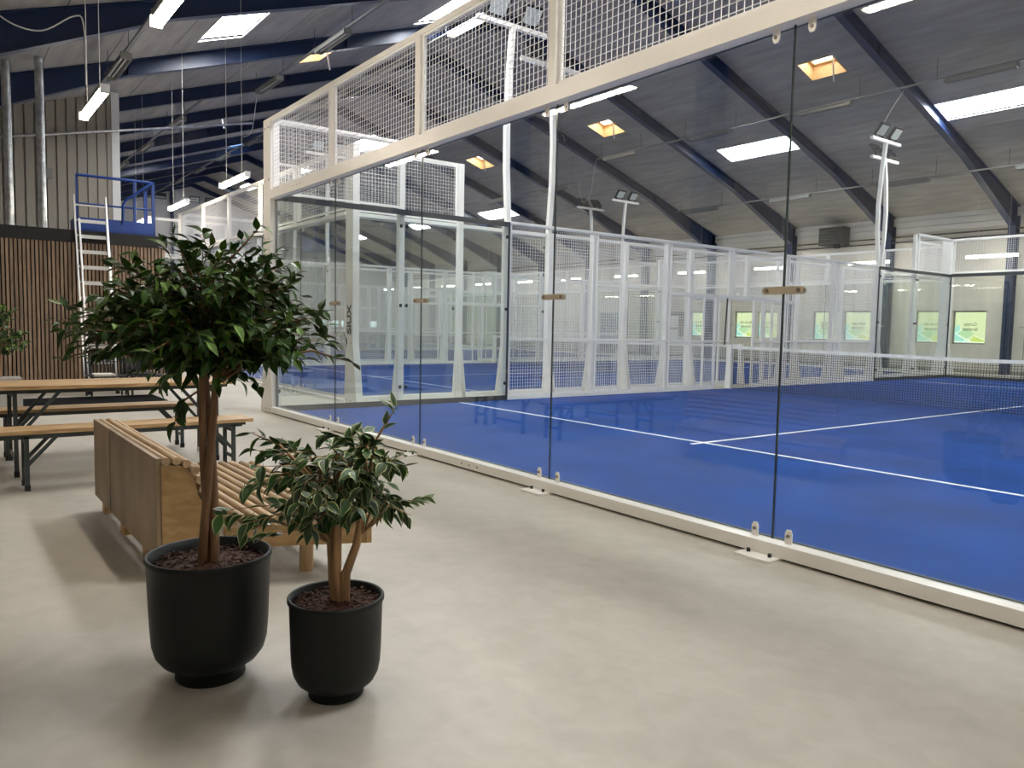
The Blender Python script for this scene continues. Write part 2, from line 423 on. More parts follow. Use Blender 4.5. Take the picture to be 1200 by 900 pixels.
# roof lights and opening hatches
def roof_light(n, x0, x1, y0, y1, kind, label):
    yc = (y0 + y1) / 2; xc = (x0 + x1) / 2
    if kind not in ('hatch', 'low'):
        r = empty('roof_light', (xc, yc, roof(yc)), label, 'skylight')
        p = MB(); slab(p, x0, x1, y0, y1, 0.05, 0.07)
        p.build('pane', 'sky' if kind == 'opal' else 'skyblue', r)
        f = MB(); t = 0.035
        for q in ((x0 - t, x1 + t, y0 - t, y0), (x0 - t, x1 + t, y1, y1 + t), (x0 - t, x0, y0, y1), (x1, x1 + t, y0, y1)):
            slab(f, *q, -0.015, 0.10)
        f.build('trim', 'frame_w', r)
        return
    r = empty('roof_hatch', (xc, yc, roof(yc)), label, 'skylight')
    t = 0.02; H = 0.38 if kind == 'hatch' else 0.14
    for q in ((x0, x1, y0, y0 + t), (x0, x1, y1 - t, y1), (x0, x0 + t, y0 + t, y1 - t), (x1 - t, x1, y0 + t, y1 - t)):
        b_ = MB(); slab(b_, *q, -0.02, H); b_.build('reveal_board', 'pine', r)
    p = MB(); slab(p, x0 + t, x1 - t, y0 + t, y1 - t, H, H + 0.02); p.build('pane', 'skyhatch' if kind == 'hatch' else 'sky', r)
    s = MB(); w_ = 0.09
    for q in ((x0 + t, x1 - t, y0 + t, y0 + t + w_), (x0 + t, x1 - t, y1 - t - w_, y1 - t), (x0 + t, x0 + t + w_, y0 + t, y1 - t), (x1 - t - w_, x1 - t, y0 + t, y1 - t)):
        slab(s, *q, H - 0.05, H - 0.01)
    s.build('sash', 'pine', r)
    zc = roof(yc)
    pole_x = x1 - 0.15; sg = 1 if yc > YRDG else -1
    py = yc - 0.10 * sg
    MB().bar((pole_x, py, zc + 0.30), (pole_x - 0.04, py + 0.16, zc - 0.42), 0.035, 0.035).build('opening_pole', 'frame_w', r)
    MB().box(pole_x - 0.06, pole_x + 0.06, py - 0.06, py + 0.06, zc + 0.26, zc + 0.36).build('latch', 'fixwhite', r)
SKL = ['bright opal roof light above the slatted counter box', 'bright opal roof light cut by the tall mesh of the near court end', 'long opal roof light over the middle of the near court',
       'long opal roof light over the near court at the edge of view', 'opal roof light above the side glass of the neighbouring court', 'opal roof light by the ridge seen through the near end mesh',
       'small opal roof light by the ridge behind the corner mesh', 'opal roof light low over the third court', 'opal roof light lowest and most distant on the window side slope',
       'clear roof light showing blue sky beside the ridge', 'opal roof light by the ridge close to the gable wall', 'thin lit roof light above the row of unlit trays',
       'opal roof light over the walkway beside the benches', 'opal roof light behind the camera on the window side slope', 'opal roof light over the walkway behind the camera', 'opal roof light near the ridge behind the camera',
       'open roof hatch lined with pine, its pole hanging over the near court', 'open pine-lined roof hatch with white pole above the T-shaped floodlight masts', 'open pine-lined roof hatch above the unlit lamp tray by the mesh corner',
       'open pine-lined roof hatch seen beside the mesh end of the neighbouring court', 'open pine-lined roof hatch over the far walkway with dangling pole']
for n, s in enumerate(SKYL): roof_light(n, *s, SKL[n])

# steel portal frames
def frame_depth(d):
    return 0.34 if d > 4.0 else 0.34 + (4.0 - d) / 4.0 * 0.46
def portal(k, x):
    r = empty('portal_frame', (x, YRDG, 0), f'navy steel portal frame, {ORD[k]} counted from the gable end wall', 'roof frame', 'steel portal frames')
    for sg, ye in ((-1, YL), (1, YR)):
        c = MB(); yi = ye - sg * 0.36
        y0, y1 = sorted((ye - sg * 0.02, yi))
        c.box(x - 0.01, x + 0.01, y0, y1, 0, roof(ye))
        c.box(x - 0.11, x + 0.11, y0, y0 + 0.02, 0, roof(ye)).box(x - 0.11, x + 0.11, y1 - 0.02, y1, 0, roof(ye) - 0.3)
        c.build('column', 'navy', r)
        m = MB(); pts = [0.02, 2.0, 4.0, 9.0, 14.25]
        top = []; bot = []
        for d in pts:
            y = ye - sg * d
            top.append((y, roof(y) - 0.004)); bot.append((y, roof(y) - frame_depth(d)))
        def strip(a, b, x0, x1):
            for i in range(len(a) - 1):
                (ya, za), (yb, zb) = a[i], a[i + 1]; (yc, zc), (yd, zd) = b[i], b[i + 1]
                vs = [(x0, ya, za), (x0, yb, zb), (x0, yd, zd), (x0, yc, zc), (x1, ya, za), (x1, yb, zb), (x1, yd, zd), (x1, yc, zc)]
                m.add(vs, [(0, 3, 2, 1), (4, 5, 6, 7), (0, 1, 5, 4), (1, 2, 6, 5), (2, 3, 7, 6), (3, 0, 4, 7)])
        strip(top, bot, x - 0.01, x + 0.01)
        strip(top, [(y, z - 0.018) for y, z in top], x - 0.10, x + 0.10)
        strip([(y, z + 0.018) for y, z in bot], bot, x - 0.10, x + 0.10)
        # stiffener plates
        for d in (0.4, 4.0, 9.0):
            y = ye - sg * d
            m.box(x - 0.09, x + 0.09, y - 0.008, y + 0.008, roof(y) - frame_depth(d) + 0.02, roof(y) - 0.03)
        m.build('rafter', 'navy', r)
for k, x in enumerate(FR): portal(k, x)
# gable: navy column, edge trim, four small windows, rail
g = empty('gable_column', (XB + 0.1, 8.77, 0), 'dark navy column standing against the pale gable wall', 'column')
MB().box(XB, XB + 0.16, 8.68, 8.86, 0, roof(8.77) - 0.3).build('column_shaft', 'navy', g)
tr = MB()
for sg, ye in ((-1, YL), (1, YR)):
    tr.add([(XB + e, y, roof(y) - d) for e in (0, 0.12) for (y, d) in ((ye, 0.0), (YRDG, 0.0), (YRDG, 0.28), (ye, 0.28))],
           [(0, 3, 2, 1), (4, 5, 6, 7), (0, 1, 5, 4), (1, 2, 6, 5), (2, 3, 7, 6), (3, 0, 4, 7)])
tr.build('trim_1', 'navy').__setitem__('kind', 'structure')
MB().box(XB, XB + 0.06, YL, YR, 8.58, 8.66).build('trim_2', 'gable').__setitem__('kind', 'structure')
for n, (ya, yb) in enumerate(((6.75, 7.6), (7.75, 8.45), (9.85, 10.5), (10.85, 11.5))):
    wn = empty(f'window_{20 + n}', (XB, ya, 8.95), kind='structure')
    MB().box(XB, XB + 0.06, ya, yb, 8.9, 9.28).build('window_frame', 'blackstrip', wn)
    dark = n < 2
    for i in range(2):
        z0 = 8.94 + i * 0.16
        MB().box(XB + 0.02, XB + 0.07, ya + 0.05, yb - 0.05, z0, z0 + 0.13).build('pane', 'darkglass' if dark and i else 'winlight', wn)
for n, (ya, yb) in enumerate(((18.6, 18.88), (18.95, 19.35), (19.72, 20.2), (20.46, 20.9), (22.6, 23.3))):
    wn = empty(f'window_{30 + n}', (XB, ya, 1.0), kind='structure')
    MB().box(XB, XB + 0.04, ya - 0.06, yb + 0.06, 0.92, 1.46).build('window_frame', 'frame_w', wn)
    MB().box(XB + 0.02, XB + 0.05, ya, yb, 0.98, 1.40).build('pane', 'daywin', wn)

# ------------------------------------------------------------------ long-wall windows with films seen from behind
def text_mesh(txt, size, bold=0.0):
    cu = bpy.data.curves.new('print', 'FONT'); cu.body = txt; cu.size = size; cu.align_x = 'CENTER'; cu.extrude = 0.002; cu.offset = bold
    o = bpy.data.objects.new('print', cu); COL.objects.link(o)
    dg = bpy.context.evaluated_depsgraph_get()
    me = bpy.data.meshes.new_from_object(o.evaluated_get(dg))
    bpy.data.objects.remove(o)
    return me
def flat(mb, pts, y, mi=0):
    mb.add([(x, y, z) for x, z in pts], [tuple(range(len(pts)))], mi)
TXT = {'G': ['Gratis', 'lånebat'], 'B': ['Book din', 'bane på'], 'L': ['Lounge-', 'område']}
TM = {k: [text_mesh(t, 0.165) for t in v] for k, v in TXT.items()}
for n, (a, b, kd) in enumerate(WINS):
    wn = empty(f'window_{n + 1}', ((a + b) / 2, YR, WZ0), kind='structure')
    f = MB(); t = 0.05
    for q in ((a, b, WZ0, WZ0 + t), (a, b, WZ1 - t, WZ1), (a, a + t, WZ0, WZ1), (b - t, b, WZ0, WZ1)):
        f.box(q[0], q[1], YR + 0.10, YR + 0.16, q[2], q[3])
    f.build('window_frame', 'reveal', wn)
    if kd == 'P':
        MB().box(a + t, b - t, YR + 0.12, YR + 0.14, WZ0 + t, WZ1 - t).build('blind', 'reveal', wn)
        continue
    wd = b - a - 2 * t; hg = WZ1 - WZ0 - 2 * t; x0 = a + t; z0 = WZ0 + t
    P = lambda pts: [(x0 + u * wd, z0 + v * hg) for u, v in pts]
    yb = YR + 0.13
    m_ = MB(); m_.box(x0, x0 + wd, yb, yb + 0.01, z0, z0 + hg); m_.build('film_ground', 'post_y', wn)
    m_ = MB(); flat(m_, P([(0, 0), (0.5, 0), (0.32, 0.12), (0, 0.32)]), yb - 0.003); flat(m_, P([(0, 0.34), (0.14, 0.46), (0.3, 0.3), (0.0, 0.14)]), yb - 0.002); flat(m_, P([(0, 0.5), (0.12, 0.6), (0.18, 0.5), (0, 0.3)]), yb - 0.001)
    m_.build('film_teal_hill', 'post_t', wn, fix=False)
    m_ = MB(); flat(m_, P([(0.1, 0.32), (0.34, 0.50), (0.66, 0.30), (0.40, 0.12)]), yb - 0.004); m_.build('film_green_hill', 'post_g', wn, fix=False)
    m_ = MB(); flat(m_, P([(0.5, 0.03), (0.66, 0.28), (1.0, 0.08), (1.0, 0.03)]), yb - 0.005); m_.build('film_lime_hill', 'post_l', wn, fix=False)
    m_ = MB()
    for (p, q) in (((0.0, 0.02), (0.98, 0.02)), ((0.02, 0.30), (0.5, 0.03)), ((0.02, 0.30), (0.24, 0.42)), ((0.30, 0.03), (0.42, 0.13)), ((0.42, 0.13), (0.56, 0.03)), ((0.64, 0.24), (1.0, 0.09))):
        (ax, az), (bx, bz) = P([p, q]); m_.bar((ax, yb - 0.007, az), (bx, yb - 0.007, bz), 0.002, 0.022, (0.0, 0.0, 1.0) if abs(az - bz) < 0.5 else (1, 0, 0))
    m_.build('film_white_line', 'post_w', wn)
    for i, me in enumerate(TM[kd]):
        o = bpy.data.objects.new('film_lettering', me); COL.objects.link(o); o.parent = wn
        if not me.materials: me.materials.append(M['post_txt'])
        # read from outside: mirrored towards the hall
        o.matrix_local = Matrix.Translation((0, 0.118, 0.62 - 0.165 * i)) @ Matrix(((-1, 0, 0, 0), (0, 0, -1, 0), (0, 1, 0, 0), (0, 0, 0, 1)))
    if kd == 'B':
        MB().box((a + b) / 2 - 0.3, (a + b) / 2 + 0.3, yb - 0.004, yb - 0.002, 1.36, 1.385).build('film_rule', 'post_g', wn)
for i, (z0, z1) in enumerate(((1.34, 1.90), (0.72, 1.26))):
    t_ = tag(MB().box(-14.46, -13.90, YR - 0.012, YR - 0.004, z0, z1).build('paper_sheet', 'paper'), ['white paper sheet taped up high beside the filmed windows', 'white paper sheet taped below the other sheet by the filmed windows'][i], 'paper')
dr = empty('door_1', ((DOOR[0] + DOOR[1]) / 2, YR, 0), kind='structure')
MB().box(DOOR[0], DOOR[0] + 1.4, YR + 0.08, YR + 0.13, 0.01, DOOR[2] - 0.05).build('door_leaf', 'doorp', dr)
MB().box(DOOR[0] + 1.42, DOOR[1], YR + 0.08, YR + 0.13, 0.01, DOOR[2] - 0.05).build('door_leaf', 'doorp', dr)
MB().box(DOOR[0], DOOR[1], YR + 0.02, YR + 0.14, DOOR[2] - 0.05, DOOR[2]).build('door_frame', 'frame_w', dr)
MB().box(DOOR[0] + 1.28, DOOR[0] + 1.31, YR + 0.03, YR + 0.08, 0.98, 1.12).build('door_handle', 'alu', dr)

# heater and pipes on the far wall
h = empty('unit_heater', (-5.97, 23.6, 4.55), 'dark louvred heater box hung high on the window wall', 'heater')
MB().box(-6.50, -5.52, 23.55, 24.03, 4.56, 5.22).build('casing', 'heater', h)
for i in range(7):
    z = 4.63 + i * 0.08
    MB().bar((-6.46, 23.53, z), (-5.80, 23.53, z), 0.05, 0.035, (0, 0.5, 1)).build('louvre', 'louvre', h)
MB().box(-5.78, -5.6, 23.4, 23.55, 4.40, 4.56).build('valve_box', 'bolt', h)
for x in (-6.4, -5.62): MB().box(x - 0.02, x + 0.02, 23.8, 24.15, 5.20, 5.24).build('bracket', 'heater', h)
for i, (z, lb) in enumerate(((4.70, 'dark heating pipe along the window wall, upper of two'), (4.52, 'dark heating pipe along the window wall, lower of two'))):
    p_ = tag(MB().tube([(-42, 24.08, z), (14, 24.08, z)], 0.028, 8).build('heating_pipe', 'pipe'), lb, 'pipe', 'heating pipes')

# ------------------------------------------------------------------ corrugated partition behind the counter
cw = MB(); XW = -11.0
yy = YL; prof = []
while yy < -0.14:
    prof += [(yy, 0.0), (yy + 0.17, 0.0), (yy + 0.18, -0.05), (yy + 0.205, -0.05)]; yy += 0.215
prof.append((-0.12, 0))
for i in range(len(prof) - 1):
    (ya, da), (yb, db) = prof[i], prof[i + 1]
    cw.add([(XW + da, ya, 0), (XW + db, yb, 0), (XW + db, yb, roof(yb)), (XW + da, ya, roof(ya))], [(0, 1, 2, 3)])
cw.box(XW - 0.15, XW - 0.07, YL, -0.12, 0, roof(YL))
cwo = cw.build('wall_inner', 'corr', fix=False); cwo['kind'] = 'structure'
tag(MB().box(XW - 0.15, XW + 0.03, -0.12, 0.06, 0, roof(-0.1)).build('trim_3', 'frame_w'), kind='structure')
MB().box(XW, XW + 0.06, -1.62, -1.40, 4.55, 4.78).build('junction_box', 'fixture'); tag(bpy.data.objects['junction_box'], 'pale square junction box fixed on the corrugated partition', 'box')

# ------------------------------------------------------------------ courts
def mesh_wires(mb, p0, ux, W, H, step=0.055, r=0.0020):
    # welded grid in the vertical plane through p0 along ux
    p0 = Vector(p0); ux = Vector(ux); nrm = Vector((-ux.y, ux.x, 0))
    def wire(a, b, side, o):
        pts = []
        for q in (a, b):
            for (i, j) in ((-1, -1), (1, -1), (1, 1), (-1, 1)):
                pts.append(q + side * (i * r) + nrm * (j * r + o))
        mb.add(pts, [(0, 1, 5, 4), (1, 2, 6, 5), (2, 3, 7, 6), (3, 0, 4, 7)])
    nx = max(2, round(W / step)); nz = max(2, round(H / step)); Z = Vector((0, 0, 1))
    for i in range(nx + 1): wire(p0 + ux * (W * i / nx), p0 + ux * (W * i / nx) + Z * H, ux, r)
    for j in range(nz + 1): wire(p0 + Z * (H * j / nz), p0 + Z * (H * j / nz) + ux * W, Z, -r)

def court(n, ox, oy, label_c, label_t, label_n, sides=(0, 10), backs=(0, 20), logo=None):
    r = empty('padel_court_cage', (ox + 5, oy + 10, 0), label_c, 'court cage')
    X = lambda v: ox + v
    Yv = lambda v: oy + v
    mesh_cache = {}
    def wires(kind, p0, ux, W, H):
        key = (kind, round(W, 3), round(H, 3))
        if key not in mesh_cache:
            mb = MB(); mesh_wires(mb, (0, 0, 0), ux, W, H)
            fr = 0.03
            u = Vector(ux)
            for (a, b) in (((0, 0.015), (W, 0.015)), ((0, H - 0.015), (W, H - 0.015))):
                mb.bar(u * a[0] + Vector((0, 0, a[1])), u * b[0] + Vector((0, 0, b[1])), fr, fr)
            for s_ in (0.012, W - 0.012):
                mb.bar(u * s_, u * s_ + Vector((0, 0, H)), 0.024, fr, tuple(u))
            o = mb.build('mesh_panel', 'wire', r, local=True, fix=False)
            o.location = Vector(p0) - OFF[r.name]
            mesh_cache[key] = o.data
        else:
            inst(mesh_cache[key], 'mesh_panel', r, Vector(p0) - OFF[r.name])
    def glass(x0, x1, y0, y1):
        g_ = MB().box(x0, x1, y0, y1, 0.088, 2.935).build('glass_panel', 'glass', r)
        return g_
    # ---- end walls
    for yb in backs:
        s = -1 if yb == 0 else 1                      # outward direction
        y_in, y_out = yb - s * 0.02, yb + s * 0.08
        ya, yz = sorted((Yv(y_in), Yv(y_out)))
        if n == 0:
            MB().box(X(0), X(10), ya, yz, 0.014, 0.086).build('base_rail', 'white', r)
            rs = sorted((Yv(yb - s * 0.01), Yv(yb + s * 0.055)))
            MB().box(X(0.02), X(9.98), rs[0], rs[1], 0.0, 0.014).build('gap_shadow_strip', 'blackstrip', r)  # black strip stands in for the shadow in the gap under the rail
        else:
            MB().box(X(0), X(10), ya, yz, 0.0, 0.045).build('base_rail', 'white', r)
        MB().box(X(0), X(10), ya, yz, 2.93 if n == 0 else 2.955, 3.045 if n == 0 else 3.01).build('top_beam', 'white', r)
        st = sorted((Yv(yb - s * 0.034), Yv(yb - s * 0.021)))
        MB().box(X(0.02), X(9.98), st[0], st[1], 2.925, 3.02).build('edge_strip', 'blackstrip' if n == 0 else 'white', r)
        MB().box(X(0.02), X(9.98), st[0], st[1], 0.014, 0.095).build('edge_strip', 'blackstrip' if n == 0 else 'white', r)
        st = sorted((Yv(yb + s * 0.0), Yv(yb + s * 0.06)))
        MB().box(X(0), X(10), st[0], st[1], 3.97, 4.02).build('cap_rail', 'white', r)
        for i in range(5):
            a, b = X(2 * i), X(2 * i + 2)
            glass(a + 0.006, b - 0.006, Yv(yb) - 0.006, Yv(yb) + 0.006)
            wires('x', (a + 0.05, Yv(yb + s * 0.03), 3.05), (1, 0, 0), 1.9, 0.93)
        for i in range(1, 5):
            xj = X(2 * i)
            st = sorted((Yv(yb + s * 0.0), Yv(yb + s * 0.07)))
            MB().box(xj - 0.04, xj + 0.04, st[0], st[1], 3.045, 3.98).build('upper_post', 'white', r)
            pl = MB(); st2 = sorted((Yv(yb + s * 0.05), Yv(yb + s * 0.19)))
            pl.box(xj - 0.12, xj + 0.11, st2[0], st2[1], 0.0, 0.014)
            po = pl.build('foot_plate', 'white', r)
            bb = MB()
            for e in (-0.07, 0.07): bb.tube([(xj + e - 0.01, Yv(yb + s * 0.11), 0.012), (xj + e - 0.01, Yv(yb + s * 0.11), 0.034)], 0.011, 10)
            bb.build('black_bolt', 'bolt', po)
            for zt in (0, 1):
                for e in (-0.11, 0.11):
                    t_ = MB(); z0 = 0.085 if zt == 0 else 2.86; z1 = 0.165 if zt == 0 else 2.932
                    c = 0.022
                    poly = [(xj + e - c, z0), (xj + e + c, z0), (xj + e + c, z1 - 0.02), (xj + e + 0.012, z1), (xj + e - 0.012, z1), (xj + e - c, z1 - 0.02)] if zt == 0 else \
                           [(xj + e - c, z1), (xj + e - c, z0 + 0.02), (xj + e - 0.012, z0), (xj + e + 0.012, z0), (xj + e + c, z0 + 0.02), (xj + e + c, z1)]
                    st3 = sorted((Yv(yb + s * 0.008), Yv(yb + s * 0.016)))
                    t_.prism(poly, 1, st3[0], st3[1])
                    to = t_.build('glass_tab', 'white', r)
                    zb = z0 + 0.045 if zt == 0 else z0 + 0.03
                    MB().tube([(xj + e, Yv(yb + s * 0.014), zb), (xj + e, Yv(yb + s * 0.026), zb)], 0.010, 8).build('tab_bolt', 'steelbolt', to)
            for sd in (1, -1):
                if sd == -1 and n > 0: continue
                jp = MB(); c0, c1 = sorted((Yv(yb + s * sd * 0.007), Yv(yb + s * sd * 0.014)))
                jp.prism([(xj - 0.13, 1.485), (xj - 0.115, 1.475), (xj + 0.115, 1.475), (xj + 0.13, 1.485), (xj + 0.13, 1.505), (xj + 0.115, 1.517), (xj - 0.115, 1.517), (xj - 0.13, 1.505)], 1, c0, c1)
                jo = jp.build('joint_plate', 'clipplate', r)
                for e in (-0.1, 0.1):
                    MB().tube([(xj + e, Yv(yb + s * sd * 0.012), 1.496), (xj + e, Yv(yb + s * sd * 0.02), 1.496)], 0.011, 10).build('plate_bolt', 'steelbolt', jo)
            MB().box(xj - 0.005, xj + 0.005, Yv(yb) - 0.005, Yv(yb) + 0.005, 0.09, 2.93).build('glass_joint', 'glassedge', r)
        # rivets on the rails
        rv = MB()
        for i in (0, 2, 4):
            for e in (-0.12, 0.0, 0.12):
                xq = X(2 * i + 1) + e; yq = Yv(yb + s * 0.08)
                for z in ((0.05,) if i == 2 else (2.99,)):
                    c0, c1 = sorted((yq, yq + s * 0.004)); rv.box(xq - 0.007, xq + 0.007, c0, c1, z - 0.007, z + 0.007)
        rv.build('rail_rivets', 'steelbolt', r, kind='stuff')
        # corner posts with flared feet
        for xc, so in ((0, -1), (10, 1)):
            a, b = sorted((X(xc), X(xc + so * 0.26)))
            st = sorted((Yv(yb - s * 0.05), Yv(yb + s * 0.06)))
            cp = MB().box(a, b, st[0], st[1], 0, 4.02).build('corner_post', 'white', r)
            fl = MB(); xo = X(xc + so * 0.26)
            fl.prism([(xo, 0), (xo + so * 0.15, 0), (xo + so * 0.15, 0.03), (xo + so * 0.01, 0.90), (xo, 0.90)], 1, st[0], st[1])
            fl.prism([(X(xc) - so * 0.0, 0), (X(xc) - so * 0.05, 0), (X(xc), 0.85)], 1, st[0] if s < 0 else st[1] - 0.012, st[0] + 0.012 if s < 0 else st[1])
            fl.build('flared_foot', 'white', cp)
            bb = MB()
            for e in (0.06, 0.2):
                for z in (0.05, 0.95, 2.4, 3.2, 3.9):
                    c0, c1 = sorted((Yv(yb + s * 0.06), Yv(yb + s * 0.066)))
                    bb.box(X(xc + so * e) - 0.01, X(xc + so * e) + 0.01, c0, c1, z - 0.01, z + 0.01)
            bb.build('post_bolt', 'steelbolt', cp)
            gs = sorted((X(xc), X(xc - so * 0.03)))
            gy = sorted((Yv(yb - s * 0.008), Yv(yb - s * 0.035)))
            MB().box(gs[0], gs[1], gy[0], gy[1], 0.02, 2.95).build('corner_strip', 'blackstrip' if n == 0 else 'white', r)
    # ---- side walls
    for xs_ in sides:
        so = -1 if xs_ == 0 else 1
        xo = lambda d: X(xs_ + so * d)
        def sx(d0, d1): return sorted((xo(d0), xo(d1)))
        for (ya, yb) in ((0, 2), (2, 4), (16, 18), (18, 20)):
            a, b = Yv(ya) + 0.006, Yv(yb) - 0.006
            q = sx(-0.006, 0.006)
            MB().box(q[0], q[1], a, b, 0.088, 2.935).build('glass_panel', 'glass', r)
            for z in (0.3, 1.55, 2.75):
                for ye in (ya, yb):
                    q2 = sx(-0.02, 0.0); yq = Yv(ye) + (0.05 if ye == ya else -0.05)
                    MB().box(q2[0] - 0.004, q2[1] + 0.004, yq - 0.015, yq + 0.015, z - 0.025, z + 0.025).build('glass_clamp', 'bolt', r)
        for (ya, yb) in ((0, 4), (16, 20)):
            q = sx(0.0, 0.08)
            MB().box(q[0], q[1], Yv(ya), Yv(yb), 0.0, 0.086).build('base_rail', 'white', r)
            MB().box(q[0], q[1], Yv(ya), Yv(yb), 2.94, 3.0).build('top_rail', 'white', r)
            q = sx(-0.022, -0.008)
            MB().box(q[0], q[1], Yv(ya), Yv(yb), 2.92, 3.0).build('edge_strip', 'blackstrip' if n == 0 else 'white', r)
            MB().box(q[0], q[1], Yv(ya), Yv(yb), 0.013, 0.095).build('edge_strip', 'blackstrip' if n == 0 else 'white', r)
            ye = yb if ya == 0 else ya
            q = sx(-0.02, 0.02)
            MB().box(q[0] + 0.006, q[1] - 0.006, Yv(ye) - 0.012, Yv(ye) + 0.012, 0.0, 3.0).build('edge_strip', 'blackstrip' if n == 0 else 'white', r)
        for (ya, yb) in ((0, 2), (18, 20)):
            wires('y', (xo(0.03), Yv(ya) + 0.05, 3.02), (0, 1, 0), 1.92, 0.96)
            q = sx(0.0, 0.05); MB().box(q[0], q[1], Yv(ya), Yv(yb), 3.98, 4.02).build('cap_rail', 'white', r)
        posts = [(2, 4.0), (4, 3.0), (6, 3.0), (8, 3.0), (12, 3.0), (14, 3.0), (16, 3.0), (18, 4.0)]
        for (yp, hp) in posts:
            q = sx(0.06, 0.14); yy0 = Yv(yp)
            p_ = MB().box(q[0], q[1], yy0 - 0.05, yy0 + 0.05, 0, hp).build('side_post', 'white', r)
            f_ = MB(); b0 = xo(0.14)
            f_.prism([(b0, 0), (b0 + so * 0.16, 0), (b0 + so * 0.16, 0.02), (b0 + so * 0.01, 0.92), (b0, 0.92)], 1, yy0 - 0.045, yy0 - 0.035)
            f_.prism([(b0, 0), (b0 + so * 0.16, 0), (b0 + so * 0.16, 0.02), (b0 + so * 0.01, 0.92), (b0, 0.92)], 1, yy0 + 0.035, yy0 + 0.045)
            f_.prism([(yy0 - 0.05, 0), (yy0 - 0.10, 0), (yy0 - 0.10, 0.02), (yy0 - 0.05, 0.92)], 0, q[0], q[0] + 0.01)
            f_.prism([(yy0 + 0.05, 0), (yy0 + 0.10, 0), (yy0 + 0.10, 0.02), (yy0 + 0.05, 0.92)], 0, q[0], q[0] + 0.01)
            f_.build('flared_foot', 'white', p_)
        for (ya, yb) in ((4, 6), (6, 8), (12, 14), (14, 16)):
            wires('y', (xo(0.03), Yv(ya) + 0.04, 0.07), (0, 1, 0), 1.92, 2.92)
            q = sx(0.0, 0.06); MB().box(q[0], q[1], Yv(ya), Yv(yb), 0.0, 0.06).build('base_rail', 'white', r)
            q = sx(0.01, 0.045); MB().box(q[0], q[1], Yv(ya), Yv(yb), 1.02, 1.05).build('middle_rail', 'white', r)
        wires('y', (xo(0.03), Yv(8) + 0.04, 0.07), (0, 1, 0), 1.42, 1.90)
        wires('y', (xo(0.03), Yv(10.8), 0.07), (0, 1, 0), 1.16, 1.90)
        wires('y', (xo(0.03), Yv(8) + 0.04, 1.99), (0, 1, 0), 1.96, 1.0)
        wires('y', (xo(0.03), Yv(10) + 0.02, 1.99), (0, 1, 0), 1.94, 1.0)
        for yj in (9.1, 9.47, 10.78, 11.1):
            q = sx(0.01, 0.05); MB().box(q[0], q[1], Yv(yj) - 0.02, Yv(yj) + 0.02, 0, 2.0).build('gate_jamb', 'white', r)
        q = sx(0.01, 0.06); MB().box(q[0], q[1], Yv(8), Yv(12), 1.95, 2.0).build('gate_header', 'white', r)
        MB().box(q[0], q[1], Yv(8), Yv(9.47), 1.0, 1.03).build('middle_rail', 'white', r)
        MB().box(q[0], q[1], Yv(10.78), Yv(12), 1.0, 1.03).build('middle_rail', 'white', r)
        q = sx(0.05, 0.12); MB().box(q[0], q[1], Yv(10) - 0.05, Yv(10) + 0.05, 1.98, 3.0).build('upper_post', 'white', r)
        if n == 0: MB().tube([(xo(0.06), Yv(9.85), 0.95), (xo(0.06), Yv(9.9), 2.0)], 0.016, 8).build('steel_tie', 'blackstrip', r)
        q = sx(0.0, 0.06)
        MB().box(q[0], q[1], Yv(8), Yv(9.5), 0, 0.06).build('base_rail', 'white', r); MB().box(q[0], q[1], Yv(10.8), Yv(12), 0, 0.06).build('base_rail', 'white', r)
        q = sx(0.0, 0.05); MB().box(q[0], q[1], Yv(4), Yv(16), 2.98, 3.02).build('cap_rail', 'white', r)
    if logo:
        me = text_mesh('SIUX', 0.19, 0.007); me.materials.append(M['letters'])
        o = bpy.data.objects.new('logo_lettering', me); COL.objects.link(o); o.parent = r
        loc = Vector((X(10) + 0.205, Yv(0) - 0.0665, 1.32)) - OFF[r.name]
        o.matrix_local = Matrix.Translation(loc) @ Matrix(((0, -1, 0, 0), (0, 0, -1, 0), (1.12, 0, 0, 0), (0, 0, 0, 1)))
    # ---- turf, lines, net
    t = empty('court_turf', (ox + 5, oy + 10, 0), label_t, 'court turf')
    MB().box(X(0), X(10), Yv(0.02), Yv(19.98), 0.0, 0.012).build('turf_mat', 'turf', t)
    for yl in (3.05, 16.95): MB().box(X(0.02), X(9.98), Yv(yl) - 0.025, Yv(yl) + 0.025, 0.010, 0.0145).build('white_line', 'turf_line', t)
    MB().box(X(5) - 0.025, X(5) + 0.025, Yv(2.85), Yv(17.15), 0.010, 0.0142).build('white_line', 'turf_line', t)
    nn = empty('court_net', (ox + 5, oy + 10, 0), label_n, 'net')
    nm = MB(); c_ = 0.0055
    zt = lambda x: 0.90 - 0.06 * (1 - abs(x - 5) / 5)
    k = 0.0
    while k <= 9.9:
        x = 0.05 + k; nm.bar((X(x), Yv(10), 0.02), (X(x), Yv(10), zt(x)), c_, c_, (1, 0, 0)); k += 0.045
    for j in range(19):
        u = 0.03 + j * 0.045
        nm.bar((X(0.05), Yv(10), u * 0.9 / 0.86), (X(5), Yv(10), u * 0.84 / 0.86), c_, c_); nm.bar((X(5), Yv(10), u * 0.84 / 0.86), (X(9.95), Yv(10), u * 0.9 / 0.86), c_, c_)
    nm.build('net_cords', 'netblack', nn, kind='stuff', fix=False)
    tb = MB(); tb.bar((X(0.03), Yv(10), 0.905), (X(5), Yv(10), 0.845), 0.012, 0.06); tb.bar((X(5), Yv(10), 0.845), (X(9.97), Yv(10), 0.905), 0.012, 0.06)
    tb.build('top_tape', 'netband', nn)
